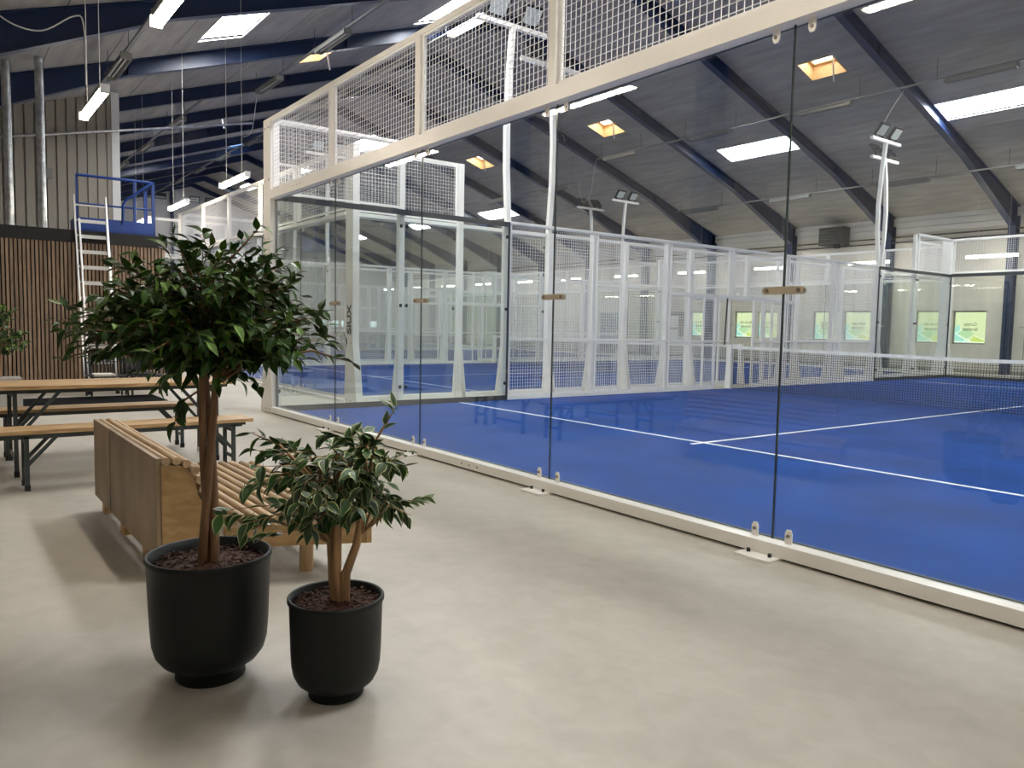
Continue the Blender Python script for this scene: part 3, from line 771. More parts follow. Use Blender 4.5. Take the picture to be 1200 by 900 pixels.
    for xp, so in ((0.0, -1), (10.0, 1)):
        pp = MB(); xa = X(xp)
        pp.prism([(xa - so * 0.05, 0.95), (xa + so * 0.04, 0.95), (xa + so * 0.10, 0.013), (xa - so * 0.05, 0.013)], 1, Yv(10) - 0.06, Yv(10) + 0.04)
        pp.build('net_post', 'white', nn)
    return r

court(0, 0.0, 0.0, 'white steel and glass cage of the court beside the concrete walkway', 'blue turf of the near court with white service lines', 'black net with white tape across the near court')
court(1, -10.85, 1.5, 'white cage of the neighbouring court with dark lettering up its corner post', 'blue turf of the neighbouring court beyond the side mesh', 'black net with white tape across the neighbouring court', logo=True)
court(2, -22.3, 1.0, 'white cage of the third court behind the neighbouring court', 'blue turf of the third court behind two mesh walls', 'black net across the third court', backs=(0, 20), sides=(0, 10))
court(3, -33.5, 1.0, 'white cage of the last court by the gable wall', 'blue turf of the last court by the gable wall', 'black net across the last court', backs=(0, 20), sides=(10,))

# floodlight masts on the side walls
def mast(ox, oy, yl, side, label):
    so = -1 if side == 0 else 1
    x = ox + side + so * 0.05; y = oy + yl
    r = empty('floodlight_mast', (x, y, 3.0), label, 'floodlight mast', 'court floodlight masts')
    dz = 0.0 if ox == 0 else (-0.12 if ox > -15 else -0.28)
    pts = [(x, y, 2.98), (x + so * 0.07, y, 3.9), (x + so * 0.08, y, 4.6), (x + so * 0.03, y, 5.5), (x - so * 0.03, y, 6.15 + dz)]
    p_ = MB()
    for a, b in zip(pts, pts[1:]): p_.bar(a, b, 0.085, 0.085, (0, 1, 0))
    p_.build('pole', 'white', r)
    xt = x - so * 0.03
    MB().box(xt - 0.04, xt + 0.04, y - 0.70, y + 0.70, 6.15 + dz, 6.22 + dz).build('crossbar', 'white', r)
    for e in (-0.34, 0.34):
        f_ = MB(); c = Vector((xt - so * 0.06, y + e, 6.42 + dz)); d = Vector((-so * 0.75, 0, -0.55)).normalized(); u = Vector((0, 1, 0)); v = d.cross(u)
        def ob(mb, c, hu, hv, hd):
            vs = [c + u * (i * hu) + v * (j * hv) + d * (k * hd) for k in (-1, 1) for i, j in ((-1, -1), (1, -1), (1, 1), (-1, 1))]
            mb.add(vs, [(0, 3, 2, 1), (4, 5, 6, 7), (0, 1, 5, 4), (1, 2, 6, 5), (2, 3, 7, 6), (3, 0, 4, 7)])
        ob(f_, c, 0.20, 0.17, 0.035)
        f_.box(xt - 0.03, xt + 0.03, y + e - 0.16, y + e - 0.14, 6.22 + dz, 6.42 + dz).box(xt - 0.03, xt + 0.03, y + e + 0.14, y + e + 0.16, 6.22 + dz, 6.42 + dz)
        fo = f_.build('floodlight', 'flood', r)
        l_ = MB(); ob(l_, c + d * 0.034, 0.16, 0.13, 0.006); l_.build('lens', 'floodlens', fo)
MN = [(0, 0, 4, 0, 'white floodlight mast rising above the near court end mesh'), (0, 0, 16, 0, 'white floodlight mast at the far end of the near court, lamps facing us'),
      (-10.85, 1.5, 4, 10, 'white floodlight mast standing just behind the near side mesh'), (-10.85, 1.5, 16, 10, 'white floodlight mast behind the other at the far end, lamps turned away'),
      (-10.85, 1.5, 16, 0, 'white T-shaped floodlight mast above the middle mesh, lamps facing us'), (-22.3, 1.0, 16, 10, 'white T-shaped floodlight mast above the middle mesh, lamps turned away'),
      (-10.85, 1.5, 4, 0, 'white floodlight mast seen through the glass corner, lamps facing us'), (-22.3, 1.0, 4, 10, 'white floodlight mast seen through the glass corner, lamps turned away'),
      (0, 0, 4, 10, 'white floodlight mast outside the view beside the camera end'), (0, 0, 16, 10, 'white floodlight mast outside the view by the window wall')]
for a in MN: mast(*a)

# ------------------------------------------------------------------ lamps
def lamp_meshes():
    L_ = 0.75
    hb = MB(); hb.prism([(-0.028, 0.02), (0.028, 0.02), (0.025, 0.05), (-0.025, 0.05)], 0, -L_, L_)
    tb = MB(); tb.prism([(-0.030, 0.02), (-0.05, 0.0), (-0.046, -0.035), (-0.022, -0.055), (0.022, -0.055), (0.046, -0.035), (0.05, 0.0), (0.030, 0.02)], 0, -L_ + 0.02, L_ - 0.02)
    return hb, tb
def pendant(x, y, z, label, group, mat):
    r = empty('pendant_lamp', (x, y, z), label, 'lamp', group)
    hb, tb = lamp_meshes()
    hb.build('housing', 'fixwhite', r, local=True)
    tb.build('diffuser', mat, r, local=True)
    for e in (-0.45, 0.45):
        MB().tube([(e, 0, 0.04), (e, 0, roof(y) - z)], 0.004, 5).build('suspension_wire', 'wirew', r, local=True)
        MB().box(e - 0.02, e + 0.02, -0.02, 0.02, 0.045, 0.075).build('hook', 'fixture', r, local=True)
    for e in (-0.77, 0.75): MB().box(e, e + 0.02, -0.05, 0.05, -0.05, 0.05).build('end_cap', 'fixwhite', r, local=True)
    return r
for k, x in enumerate((-0.1, 3.9, 7.9, 11.9)):
    pendant(x, -2.17, 3.84, f'lit white tube lamp hanging low over the benches side, {ORD[k]} from the slatted box', 'lit tubes over the seating side', 'lampA')
for k in range(9):
    pendant(-4.1 - 4 * k, 0.72, 3.84, f'lit white tube lamp hanging over the walkway past the courts, {ORD[k]} from the corner post', 'lit tubes over the far walkway', 'lampB')
for k in range(12):
    pendant(3.9 - 4 * k, 22.9, 3.76, f'lit white tube lamp along the window wall, {ORD[k]} from the near end', 'lit tubes along the window wall', 'lampB')

def tray_row(y, drop, x0, x1, xs_, label, word, lit=()):
    z = roof(y) - drop
    t = empty('cable_tray', ((x0 + x1) / 2, y, z), label, 'cable tray', 'cable trays under the roof')
    MB().box(x0, x1, y - 0.03, y + 0.03, z, z + 0.04).build('rail', 'tray', t)
    for x in xs_:
        for e in (-1.0, 1.0):
            MB().tube([(x + e, y, z + 0.03), (x + e, y, roof(y))], 0.006, 5).build('hanger_rod', 'darkrod', t)
    for k, x in enumerate(xs_):
        on = k in lit
        r = empty('tube_lamp', (x, y, z), f"{'lit' if on else 'unlit'} tube lamp under the {word}, {ORD[k]} from the near end", 'lamp', 'tube lamps under ' + word)
        h_ = MB(); h_.prism([(-0.09, -0.02), (0.09, -0.02), (0.055, 0.0), (-0.055, 0.0)], 0, -0.78, 0.78)
        h_.prism([(-0.095, -0.12), (-0.085, -0.12), (-0.05, 0.0), (-0.06, 0.0)], 0, -0.78, 0.78); h_.prism([(0.095, -0.12), (0.085, -0.12), (0.05, 0.0), (0.06, 0.0)], 0, -0.78, 0.78)
        h_.box(-0.80, -0.77, -0.095, 0.095, -0.12, 0.0).box(0.77, 0.80, -0.095, 0.095, -0.12, 0.0)
        h_.build('reflector', 'fixture', r, local=True)
        for yy in (-0.035, 0.035):
            MB().tube([(-0.74, yy, -0.06), (0.74, yy, -0.06)], 0.014, 8).build('tube', 'lampB' if on else 'tubeoff', r, local=True)
BC = lambda ks: [-1.95 + 4 * k for k in ks]
tray_row(16.25, 0.55, -11.2, 8, BC((2, 1, 0, -1, -2)), 'long pale cable tray over the near court centre', 'centre tray of the near court')
tray_row(20.75, 0.52, -11.2, 8, BC((2, 1, 0, -1, -2)), 'long pale cable tray over the window side of the near court', 'window side tray')
tray_row(3.45, 0.50, -10.6, 6, BC((1, 0, -1, -2)), 'cable tray hanging over the near court end mesh', 'tray by the corner mesh')
tray_row(-0.85, 0.50, -9.8, 10, BC((2, 1, 0, -1)), 'cable tray hanging above the seating side', 'tray above the seating side')
tray_row(7.0, 0.50, -42, 6, BC((1, 0, -1, -2, -3, -4, -5, -6, -7, -8)), 'cable tray hanging beside the roof ridge', 'tray beside the ridge', lit=(2,))
tray_row(2.1, 0.50, -42, -11.1, BC((-3, -4, -5, -6, -7, -8, -9)), 'cable tray hanging over the far walkway', 'far walkway tray')
tray_row(16.6, 1.05, -40, -12.6, BC((-3, -4, -5, -6, -7, -8)), 'lower cable tray over the neighbouring court centre', 'lower tray of the neighbouring court')
# cables hanging between trays and down to masts
def cable(pts, label, r=0.007, m='cable', name='hanging_cable'):
    ps = [Vector(p) for p in pts]; out = []
    for i in range(len(ps) - 1):
        p0, p1, p2, p3 = ps[max(i - 1, 0)], ps[i], ps[i + 1], ps[min(i + 2, len(ps) - 1)]
        for j in range(6):
            t = j / 6
            out.append(0.5 * ((2 * p1) + (p2 - p0) * t + (2 * p0 - 5 * p1 + 4 * p2 - p3) * t * t + (3 * p1 - p0 - 3 * p2 + p3) * t ** 3))
    out.append(ps[-1])
    return tag(MB().tube(out, r, 6).build(name, m), label, 'cable')
cable([(-11.2, 16.25, roof(16.25) - 0.55), (-11.35, 16.27, 7.1), (-11.6, 16.35, 6.35), (-12.2, 16.5, 6.1), (-12.6, 16.6, roof(16.6) - 1.05)], 'white cable drooping between the two trays over the courts')
cable([(-10.72, 3.45, roof(3.45) - 0.5), (-10.8, 3.4, 7.2), (-10.9, 3.3, 6.4), (-11.3, 3.2, 6.3)], 'white cable drooping from the end of the corner mesh tray')
cable([(0.05, 16.6, roof(16.6) - 0.40), (-0.05, 16.2, 7.0), (0.02, 15.7, 6.5)], 'pale cable curving down to the far floodlight mast')
# cable swag and pipe by the corrugated partition
cable([(-3.74, -3.1, 5.97), (-3.74, -2.72, 5.71), (-3.74, -2.3, 5.69), (-3.74, -1.87, 6.01), (-3.74, -1.73, 5.91), (-3.74, -1.71, 4.99)], 'white cable swagged along the navy rafter and hanging straight down', 0.012)
tag(MB().tube([(-10.85, -2.45, 5.33), (-10.85, 0.05, 5.88), (-10.85, 3.3, 6.6)], 0.03, 8).build('conduit_pipe', 'galv'), 'grey conduit pipe slanting across the corrugated partition', 'pipe')
# spiral ducts
for i, (y, lb) in enumerate(((-2.05, 'galvanised spiral duct rising above the counter box, the one beside the ladder'), (-2.58, 'galvanised spiral duct rising above the counter box at the edge of view'))):
    d = empty('spiral_duct', (-6.8, y, 2.0), lb, 'duct', 'spiral ducts')
    MB().tube([(-6.8, y, 0.0), (-6.8, y, roof(y) - 0.03)], 0.075, 20).build('duct_pipe', 'galv', d)
    sp = MB(); pts = []
    for k in range(0, 46 * 12):
        t = 2 * math.pi * k / 12; z = 0.1 + 0.13 * k / 12
        if z > roof(y) - 0.06: break
        pts.append((-6.8 + 0.077 * math.cos(t), y + 0.077 * math.sin(t), z))
    sp.tube(pts, 0.004, 4); sp.build('spiral_seam', 'galv', d)

# ------------------------------------------------------------------ slatted counter box
kx = -4.68
kb = empty('slatted_counter_box', (-5.35, -2.28, 0), 'counter box clad in brown vertical slats under a black band', 'counter')
MB().box(-6.0, kx - 0.03, YL + 0.02, -0.36, 0.0, 2.56).build('backing', 'felt', kb)
fa = MB(); fa.prism([(YL + 0.02, 2.555), (-0.33, 2.555), (-0.31, 2.60), (-0.31, 2.70), (-0.36, 2.75), (-0.45, 2.765), (YL + 0.02, 2.765)], 0, -6.02, kx + 0.02)
fa.build('black_fascia', 'fascia', kb)
MB().box(kx - 0.03, kx + 0.0, YL + 0.02, -0.36, 0.0, 0.07).build('plinth', 'fascia', kb)
sm = MB().box(-0.022, 0.0, 0.0, 0.040, 0.07, 2.555)
so_ = sm.build('slat', 'slat', kb, local=True); so_.location = Vector((kx, -0.40, 0)) - OFF[kb.name]
y = -0.40 - 0.06
while y > YL + 0.03:
    inst(so_.data, 'slat', kb, Vector((kx, y, 0)) - OFF[kb.name]); y -= 0.06
for k in range(20):
    x_ = -5.95 + k * 0.06
    MB().box(x_, x_ + 0.04, -0.36, -0.338, 0.07, 2.555).build('slat', 'slat', kb)

# ladder
ld = empty('ladder', (-4.2, -1.52, 0), 'aluminium extension ladder leaning against the slatted counter box', 'ladder')
def lp(t, y, off=0.0):   # along the slope, t in metres of height
    return (-3.90 - (t / 2.765) * 0.70 + off, y, t)
for sec, (t0, t1, ya, yb, off) in enumerate(((0.0, 2.95, -1.74, -1.32, 0.07), (0.3, 3.37, -1.79, -1.30, 0.0))):
    for y_ in (ya, yb):
        MB().bar(lp(t0, y_, off), lp(t1, y_, off), 0.028, 0.065, (1, 0, 0)).build('rail', 'alu', ld)
    t = t0 + 0.25
    while t < t1 - 0.03:
        MB().bar(lp(t, ya, off), lp(t, yb, off), 0.04, 0.03).build('rung', 'alu', ld); t += 0.265
for y_ in (-1.74, -1.32): MB().bar(lp(0, y_, 0.07), lp(0.06, y_, 0.07), 0.05, 0.085, (1, 0, 0)).build('rubber_foot', 'tyre', ld)

# scissor lift behind the box
lf = empty('scissor_lift', (-6.7, -0.88, 0), 'blue scissor lift with railed platform standing behind the counter box', 'lift')
ya, yb, xa, xb = -1.56, -0.17, -7.0, -6.25
MB().box(xa, xb, ya, yb, 2.90, 2.95).build('platform_deck', 'ltblue', lf)
to = MB(); to.box(xb - 0.02, xb, ya, yb, 2.94, 3.17).box(xa, xb, ya, ya + 0.02, 2.95, 3.17).box(xa, xb, yb - 0.02, yb, 2.95, 3.17)
to.build('toe_board', 'ltblue', lf)
for (px, py, hw_) in ((xb - 0.02, ya + 0.02, 0.016), (xb - 0.02, yb - 0.03, 0.028), (xb - 0.02, yb - 0.37, 0.024)):
    MB().box(px - hw_, px + hw_, py - hw_, py + hw_, 3.0, 3.97).build('rail_post', 'ltblue', lf)
for z, rr in ((3.96, 0.027), (3.43, 0.018)):
    MB().tube([(xb - 0.02, ya + 0.02, z), (xb - 0.02, yb - 0.02, z)], rr, 8).build('guard_rail', 'ltblue', lf)
MB().tube([(xb - 0.02, yb - 0.03, 3.93), (xa + 0.03, yb - 0.03, 3.90)], 0.018, 8).build('guard_rail', 'ltblue', lf)
MB().box(xa + 0.0, xa + 0.06, yb - 0.06, yb, 2.95, 3.92).build('rail_post', 'ltblue', lf)
MB().tube([(xb + 0.02, yb - 0.03, 3.97), (xb + 0.02, yb - 0.54, 3.56), (xb + 0.02, yb - 0.58, 3.48), (xb + 0.02, yb - 0.59, 3.1)], 0.024, 8).build('gate_rail', 'ltblue', lf)
MB().box(-7.2, -6.3, -1.5, 0.12, 0.22, 0.72).build('chassis', 'ltblue', lf)
for k in range(3):
    z0 = 0.75 + k * 0.70
    for y_ in (-1.2, -0.5):
        MB().bar((-6.9, y_, z0), (-6.45, y_, z0 + 0.70), 0.05, 0.1).build('scissor_arm', 'tyre', lf)
        MB().bar((-6.45, y_ + 0.06, z0), (-6.9, y_ + 0.06, z0 + 0.70), 0.05, 0.1).build('scissor_arm', 'tyre', lf)
for x_ in (-7.0, -6.5):
    for y_ in (-1.5, 0.02): MB().tube([(x_, y_ - 0.06, 0.2), (x_, y_ + 0.06, 0.2)], 0.2, 20).build('wheel', 'tyre', lf)

# ------------------------------------------------------------------ mat, chairs, planter with small ficus
tag(MB().box(-3.42, -2.32, -3.9, -0.87, 0.0, 0.008).build('floor_mat', 'mat'), 'thin black floor mat in front of the slatted box', 'mat')
def wire_chair(yc, label, pad):
    r = empty('wire_chair', (-3.28, yc, 0.008), label, 'chair', 'black wire chairs')
    hw = 0.26
    MB().box(-0.25, 0.27, -hw, hw, 0.33, 0.345).build('seat', 'blackwire', r, local=True)
    MB().box(-0.20, 0.22, -hw + 0.05, hw - 0.16, 0.345, 0.375).build('seat_pad', pad, r, local=True)
    f = MB(); f.tube([(-0.24, -hw, 0.34), (-0.34, -hw, 0.72), (-0.34, hw, 0.72), (-0.24, hw, 0.34)], 0.022, 8); f.build('back_frame', 'blackwire', r, local=True)
    for k in range(9):
        y_ = -hw + (k + 1) * 2 * hw / 10
        MB().tube([(-0.245, y_, 0.34), (-0.34, y_, 0.72)], 0.013, 6).build('back_bar', 'blackwire', r, local=True)
    MB().tube([(-0.30, -hw, 0.55), (-0.30, hw, 0.55)], 0.006, 6).build('back_bar', 'blackwire', r, local=True)
    if pad == 'cushdark': MB().bar((-0.225, 0, 0.42), (-0.31, 0, 0.69), 0.46, 0.06, (1, 0, 0)).build('back_pad', pad, r, local=True)
    for sx_, sy in ((0.26, -1), (0.26, 1), (-0.24, -1), (-0.24, 1)):
        MB().tube([(sx_, sy * (hw - 0.01), 0.34), (sx_ * 1.05, sy * hw, 0.0)], 0.015, 8).build('leg', 'blackwire', r, local=True)
    for sy in (-1, 1):
        MB().tube([(0.26, sy * hw, 0.34), (0.24, sy * hw, 0.54), (-0.30, sy * hw, 0.56)], 0.011, 8).build('armrest', 'blackwire', r, local=True)
    for sy in (-1, 1): MB().tube([(0.262, sy * (hw - 0.005), 0.16), (-0.25, sy * (hw - 0.005), 0.10)], 0.007, 6).build('stretcher', 'blackwire', r, local=True)
wire_chair(-1.57, 'black wire chair with pale seat pad in front of the ladder', 'cushion')
wire_chair(-0.99, 'black wire chair with black pad half hidden by the tall ficus', 'cushdark')

def leaf_mesh(name, L, W, fold, curl, variegated):
    mb = MB(); n = 5
    prof = [0.12, 0.72, 1.0, 0.80, 0.42, 0.02] if not variegated else [0.10, 0.70, 1.0, 0.88, 0.5, 0.03]
    rows = []
    for i in range(n + 1):
        t = i / n; w_ = W / 2 * prof[i]
        x_ = L * t; z_ = -curl * L * t * t
        cols = [-1, -0.78, 0, 0.78, 1] if variegated else [-1, 0, 1]
        rows.append([(x_, c * w_, z_ + fold * abs(c) * w_) for c in cols])
    k = len(rows[0]); vs = [p for r_ in rows for p in r_]; 
    for i in range(n):
        for j in range(k - 1):
            mi = 1 if variegated and j in (0, k - 2) else 0
            mb.add([rows[i][j], rows[i][j + 1], rows[i + 1][j + 1], rows[i + 1][j]], [(0, 1, 2, 3)], mi, True)
    mb.tube([(-0.22 * L, 0, -0.03 * L), (0, 0, 0)], 0.0012, 3, 0, False)
    return mb

def ficus(name, base, label, pot_prof, soil_r, soil_z, trunks, blobs, leaf_mats, L, W, nleaf, npart, seed, stem_m, variegated=False, pot_m='pot', square=None, spread=1.0, blob_up=0.35, sprigs=()):
    rg = random.Random(seed)
    r = empty(name, base, label, 'potted plant')
    B = Vector(base)
    if square:
        a, hgt = square
        p_ = MB().box(-a, a, -a, a, 0, hgt).build('planter_box', pot_m, r, local=True)
    else:
        MB().lathe(pot_prof, n=48).build('pot', pot_m, r, local=True)
    sd = MB(); k = 40
    vs = [(0, 0, soil_z + 0.012)] + [(soil_r * f * math.cos(2 * math.pi * j / k), soil_r * f * math.sin(2 * math.pi * j / k), soil_z + (0.01 if f < 0.7 else -0.004)) for f in (0.6, 1.0) for j in range(k)]
    sd.add(vs, [(0, 1 + j, 1 + (j + 1) % k) for j in range(k)] + [(1 + j, 1 + k + j, 1 + k + (j + 1) % k, 1 + (j + 1) % k) for j in range(k)], 0, True)
    sd.build('soil', 'bark', r, local=True)
    if not square:
        ch = MB()
        for _ in range(420):
            q = soil_r * 0.97 * math.sqrt(rg.random()); t = rg.random() * 6.28; a = rg.random() * 6.28; l = rg.uniform(0.008, 0.020)
            c = Vector((q * math.cos(t), q * math.sin(t), soil_z + 0.008 + rg.uniform(0, 0.008))); d = Vector((math.cos(a), math.sin(a), rg.uniform(-0.4, 0.4))) * l
            ch.bar(c - d / 2, c + d / 2, rg.uniform(0.004, 0.008), 0.003)
        ch.build('bark_chips', 'bark', r, local=True, kind='stuff')
    for pts, rads in trunks:
        MB().tube(pts, rads, 10).build('trunk', stem_m, r, local=True)
    # branches and leaf positions
    br = MB(); leaves = []
    for (c, rad, nb, root) in blobs:
        c = Vector(c); root = Vector(root)
        for _ in range(nb):
            while True:
                d = Vector((rg.gauss(0, 1), rg.gauss(0, 1), rg.gauss(0.1, 0.75)))
                if d.length > 0.1: break
            d.normalize()
            f = rg.uniform(0.62, 1.0)
            end = c + Vector((d.x * rad[0], d.y * rad[1], d.z * rad[2])) * f
            mid = root.lerp(end, 0.5) + Vector((rg.uniform(-.03, .03), rg.uniform(-.03, .03), 0.04 + 0.05 * rg.random()))
            br.tube([root, mid, root.lerp(end, 0.9) if False else mid.lerp(end, 0.9)], [0.0036, 0.0022, 0.0009], 4, 0, False)
            nl = rg.randint(8, 11)
            for i in range(nl):
                t = 0.30 + 0.70 * (i + 0.4 + rg.random() * 0.6) / nl
                t = min(t, 1.0)
                a = root.lerp(mid, min(1, 2 * t)) if t < .5 else mid.lerp(end, 2 * t - 1)
                leaves.append((a, (end - mid).normalized()))
    for pts in sprigs:
        ps = [Vector(p) for p in pts]
        br.tube(ps, [0.004] * (len(ps) - 1) + [0.0015], 4, 0, False)
        for i in range(10):
            t = 0.25 + 0.75 * i / 9; s_ = t * (len(ps) - 1); k_ = min(int(s_), len(ps) - 2)
            leaves.append((ps[k_].lerp(ps[k_ + 1], s_ - k_), (ps[k_ + 1] - ps[k_]).normalized()))
    br.build('branches', stem_m, r, local=True, kind='stuff', fix=False)
    rg.shuffle(leaves)
    if len(leaves) > nleaf: leaves = leaves[:nleaf]
    var = [leaf_mesh('leaf', L * s_, W * s_, fo, cu, variegated) for s_, fo, cu in ((1.0, 0.35, 0.25), (0.86, 0.25, 0.12), (1.12, 0.45, 0.4), (0.95, 0.15, -0.05))]
    mats_list = leaf_mats
    protos = []
    for v in var:
        row = []
        for ms in mats_list:
            me = bpy.data.meshes.new('leaf'); me.from_pydata(v.v, [], v.f)
            for m_ in (ms if isinstance(ms, tuple) else (ms,)): me.materials.append(M[m_])
            me.polygons.foreach_set('material_index', [min(x, len(me.materials) - 1) for x in v.m]); me.polygons.foreach_set('use_smooth', [True] * len(v.f))
            row.append(me)
        protos.append(row)
    camloc = Vector(cam.location)
    mats4 = []
    for (p, d) in leaves:
        side = Vector((rg.uniform(-1, 1), rg.uniform(-1, 1), rg.uniform(-0.6, 0.5)))
        fw = (d * 0.7 + side.normalized() * 0.65 + Vector((0, 0, -0.10))).normalized()
        upv = Vector((rg.uniform(-.6, .6), rg.uniform(-.6, .6), 1.0)).normalized()
        yv = upv.cross(fw)
        if yv.length < 0.05: yv = Vector((1, 0, 0)).cross(fw)
        yv.normalize(); zv = fw.cross(yv)
        mt = Matrix(((fw.x, yv.x, zv.x, p.x), (fw.y, yv.y, zv.y, p.y), (fw.z, yv.z, zv.z, p.z), (0, 0, 0, 1)))
        mats4.append(((B + p - camloc).length, mt, rg.randrange(len(protos)), 0 if rg.random() < 0.78 or len(mats_list) == 1 else 1))
    mats4.sort(key=lambda q: q[0])
    st = MB(); st2 = MB()
    for i, (dist, mt, a, b) in enumerate(mats4):
        if i < npart:
            inst(protos[a][b], 'leaf', r, mat=mt)
        else:
            tgt = st if b == 0 else st2
            v = var[a]
            tgt.v += [] ; n0 = len(tgt.v)
            tgt.v += [tuple(mt @ Vector(q)) for q in v.v]
            for f_, mi in zip(v.f, v.m): tgt.f.append([q + n0 for q in f_]); tgt.m.append(mi); tgt.sm.append(True)
    for s_, b in ((st, 0), (st2, 1)):
        if s_.f:
            ms = mats_list[b]
            s_.build('inner_leaves', list(ms) if isinstance(ms, tuple) else ms, r, local=True, kind='stuff', fix=False)
    return r

# tall ficus
big_prof = [(0.0, 0.0), (0.115, 0.0), (0.119, 0.006), (0.117, 0.045), (0.136, 0.052), (0.164, 0.070), (0.184, 0.098), (0.194, 0.135), (0.199, 0.20), (0.204, 0.32), (0.208, 0.425), (0.213, 0.432), (0.213, 0.445), (0.209, 0.449), (0.200, 0.446), (0.197, 0.40), (0.191, 0.385)]
tw = lambda ph, r0, z0, z1, dx, dy, r1, turns=0.7, n=9: [(dx * k / n + r0 * (1 - 0.3 * k / n) * math.cos(ph + turns * 6.28 * k / n), dy * k / n + r0 * (1 - 0.3 * k / n) * math.sin(ph + turns * 6.28 * k / n), z0 + (z1 - z0) * k / n) for k in range(n + 1)]
trk = []
for i, ph in enumerate((0.4, 2.5, 4.6)):
    pts = tw(ph, 0.025, 0.39, 1.16, 0.0 + 0.012 * (i - 1), 0.012 * (i - 1), 0, 0.40)
    trk.append((pts, [0.0165 - 0.0006 * k for k in range(10)]))
blobs = [((0.0, 0.0, 1.25), (0.45, 0.45, 0.24), 170, (0, 0, 1.10)), ((0.02, 0.03, 1.40), (0.37, 0.37, 0.19), 100, (0, 0, 1.20)), ((-0.10, -0.14, 1.24), (0.36, 0.36, 0.13), 34, (-0.02, -0.02, 1.08)), ((0.08, 0.2, 1.20), (0.32, 0.32, 0.13), 26, (0.02, 0.03, 1.05))]
ficus('tall_ficus', (7.775, -3.04, 0.0), 'tall dark green ficus with twisted stems in the larger black pot', big_prof, 0.195, 0.405, trk, blobs, ['leaf', 'leafy'], 0.053, 0.028, 4000, 300, 11, 'trunk',
      sprigs=([(0.0, 0.0, 1.4), (0.05, 0.10, 1.52), (0.08, 0.16, 1.60)], [(0.05, 0.08, 1.12), (0.2, 0.3, 1.17), (0.28, 0.42, 1.13)], [(-0.02, -0.03, 1.02), (-0.05, -0.08, 0.98), (-0.06, -0.10, 0.90)], [(0, -.05, 1.1), (-0.2, -0.30, 1.16), (-0.26, -0.42, 1.13)]))
# small variegated ficus
sml_prof = [(0.0, 0.0), (0.090, 0.0), (0.093, 0.005), (0.092, 0.032), (0.108, 0.038), (0.130, 0.056), (0.143, 0.082), (0.149, 0.115), (0.152, 0.17), (0.154, 0.25), (0.156, 0.325), (0.162, 0.331), (0.162, 0.343), (0.158, 0.347), (0.149, 0.343), (0.147, 0.31), (0.143, 0.300)]
trs = [([(0.0, 0.0, 0.31), (-0.015, -0.005, 0.40), (-0.02, -0.01, 0.52), (-0.05, -0.03, 0.66), (-0.06, -0.03, 0.78)], [0.019, 0.016, 0.015, 0.012, 0.008]),
       ([(0.01, 0.012, 0.31), (0.0, 0.0, 0.42), (0.01, 0.0, 0.55), (0.0, 0.01, 0.72), (0.0, 0.0, 0.83)], [0.019, 0.017, 0.014, 0.011, 0.007]),
       ([(0.02, 0.02, 0.31), (0.024, 0.024, 0.42), (0.045, 0.052, 0.52), (0.06, 0.075, 0.68), (0.08, 0.10, 0.85)], [0.018, 0.016, 0.014, 0.010, 0.006])]
blobs = [((-0.02, -0.02, 0.75), (0.29, 0.29, 0.18), 48, (-0.01, 0, 0.66)), ((0.05, 0.06, 0.80), (0.20, 0.22, 0.14), 14, (0.06, 0.08, 0.70)), ((-0.10, -0.14, 0.62), (0.20, 0.26, 0.07), 18, (-0.02, -0.01, 0.52)), ((0.08, 0.12, 0.66), (0.14, 0.20, 0.09), 12, (0.06, 0.07, 0.56))]
ficus('small_ficus', (8.16, -2.73, 0.0), 'smaller ficus with cream-edged leaves in the smaller black pot', sml_prof, 0.146, 0.315, trs, blobs, [('leafvar', 'leafedge')], 0.062, 0.035, 640, 295, 5, 'trunk2', variegated=True,
      sprigs=([(0.03, 0.04, 0.75), (0.08, 0.12, 0.9), (0.10, 0.17, 0.99)], [(-0.03, -0.02, 0.7), (-0.10, -0.16, 0.86), (-0.14, -0.24, 0.90)], [(-0.02, -0.02, 0.55), (-0.12, -0.18, 0.60), (-0.16, -0.27, 0.56)]))
# small ficus in grey planter by the slatted box
blobs = [((0.02, 0.04, 0.93), (0.34, 0.36, 0.24), 46, (0, 0, 0.72)), ((0, -0.0, 1.30), (0.2, 0.22, 0.14), 20, (0, 0, 1.05))]
ficus('planter_ficus', (-2.56, -3.05, 0.0), 'small ficus in a pale grey box planter before the slatted box', None, 0.22, 0.385, [([(0, 0, 0.38), (0.02, 0, 0.6), (0, 0.01, 0.9), (0, 0, 1.15)], [0.02, 0.017, 0.012, 0.006])], blobs, ['leafvar', 'leafy'], 0.08, 0.045, 520, 0, 3, 'trunk2', pot_m='planter', square=(0.25, 0.40))

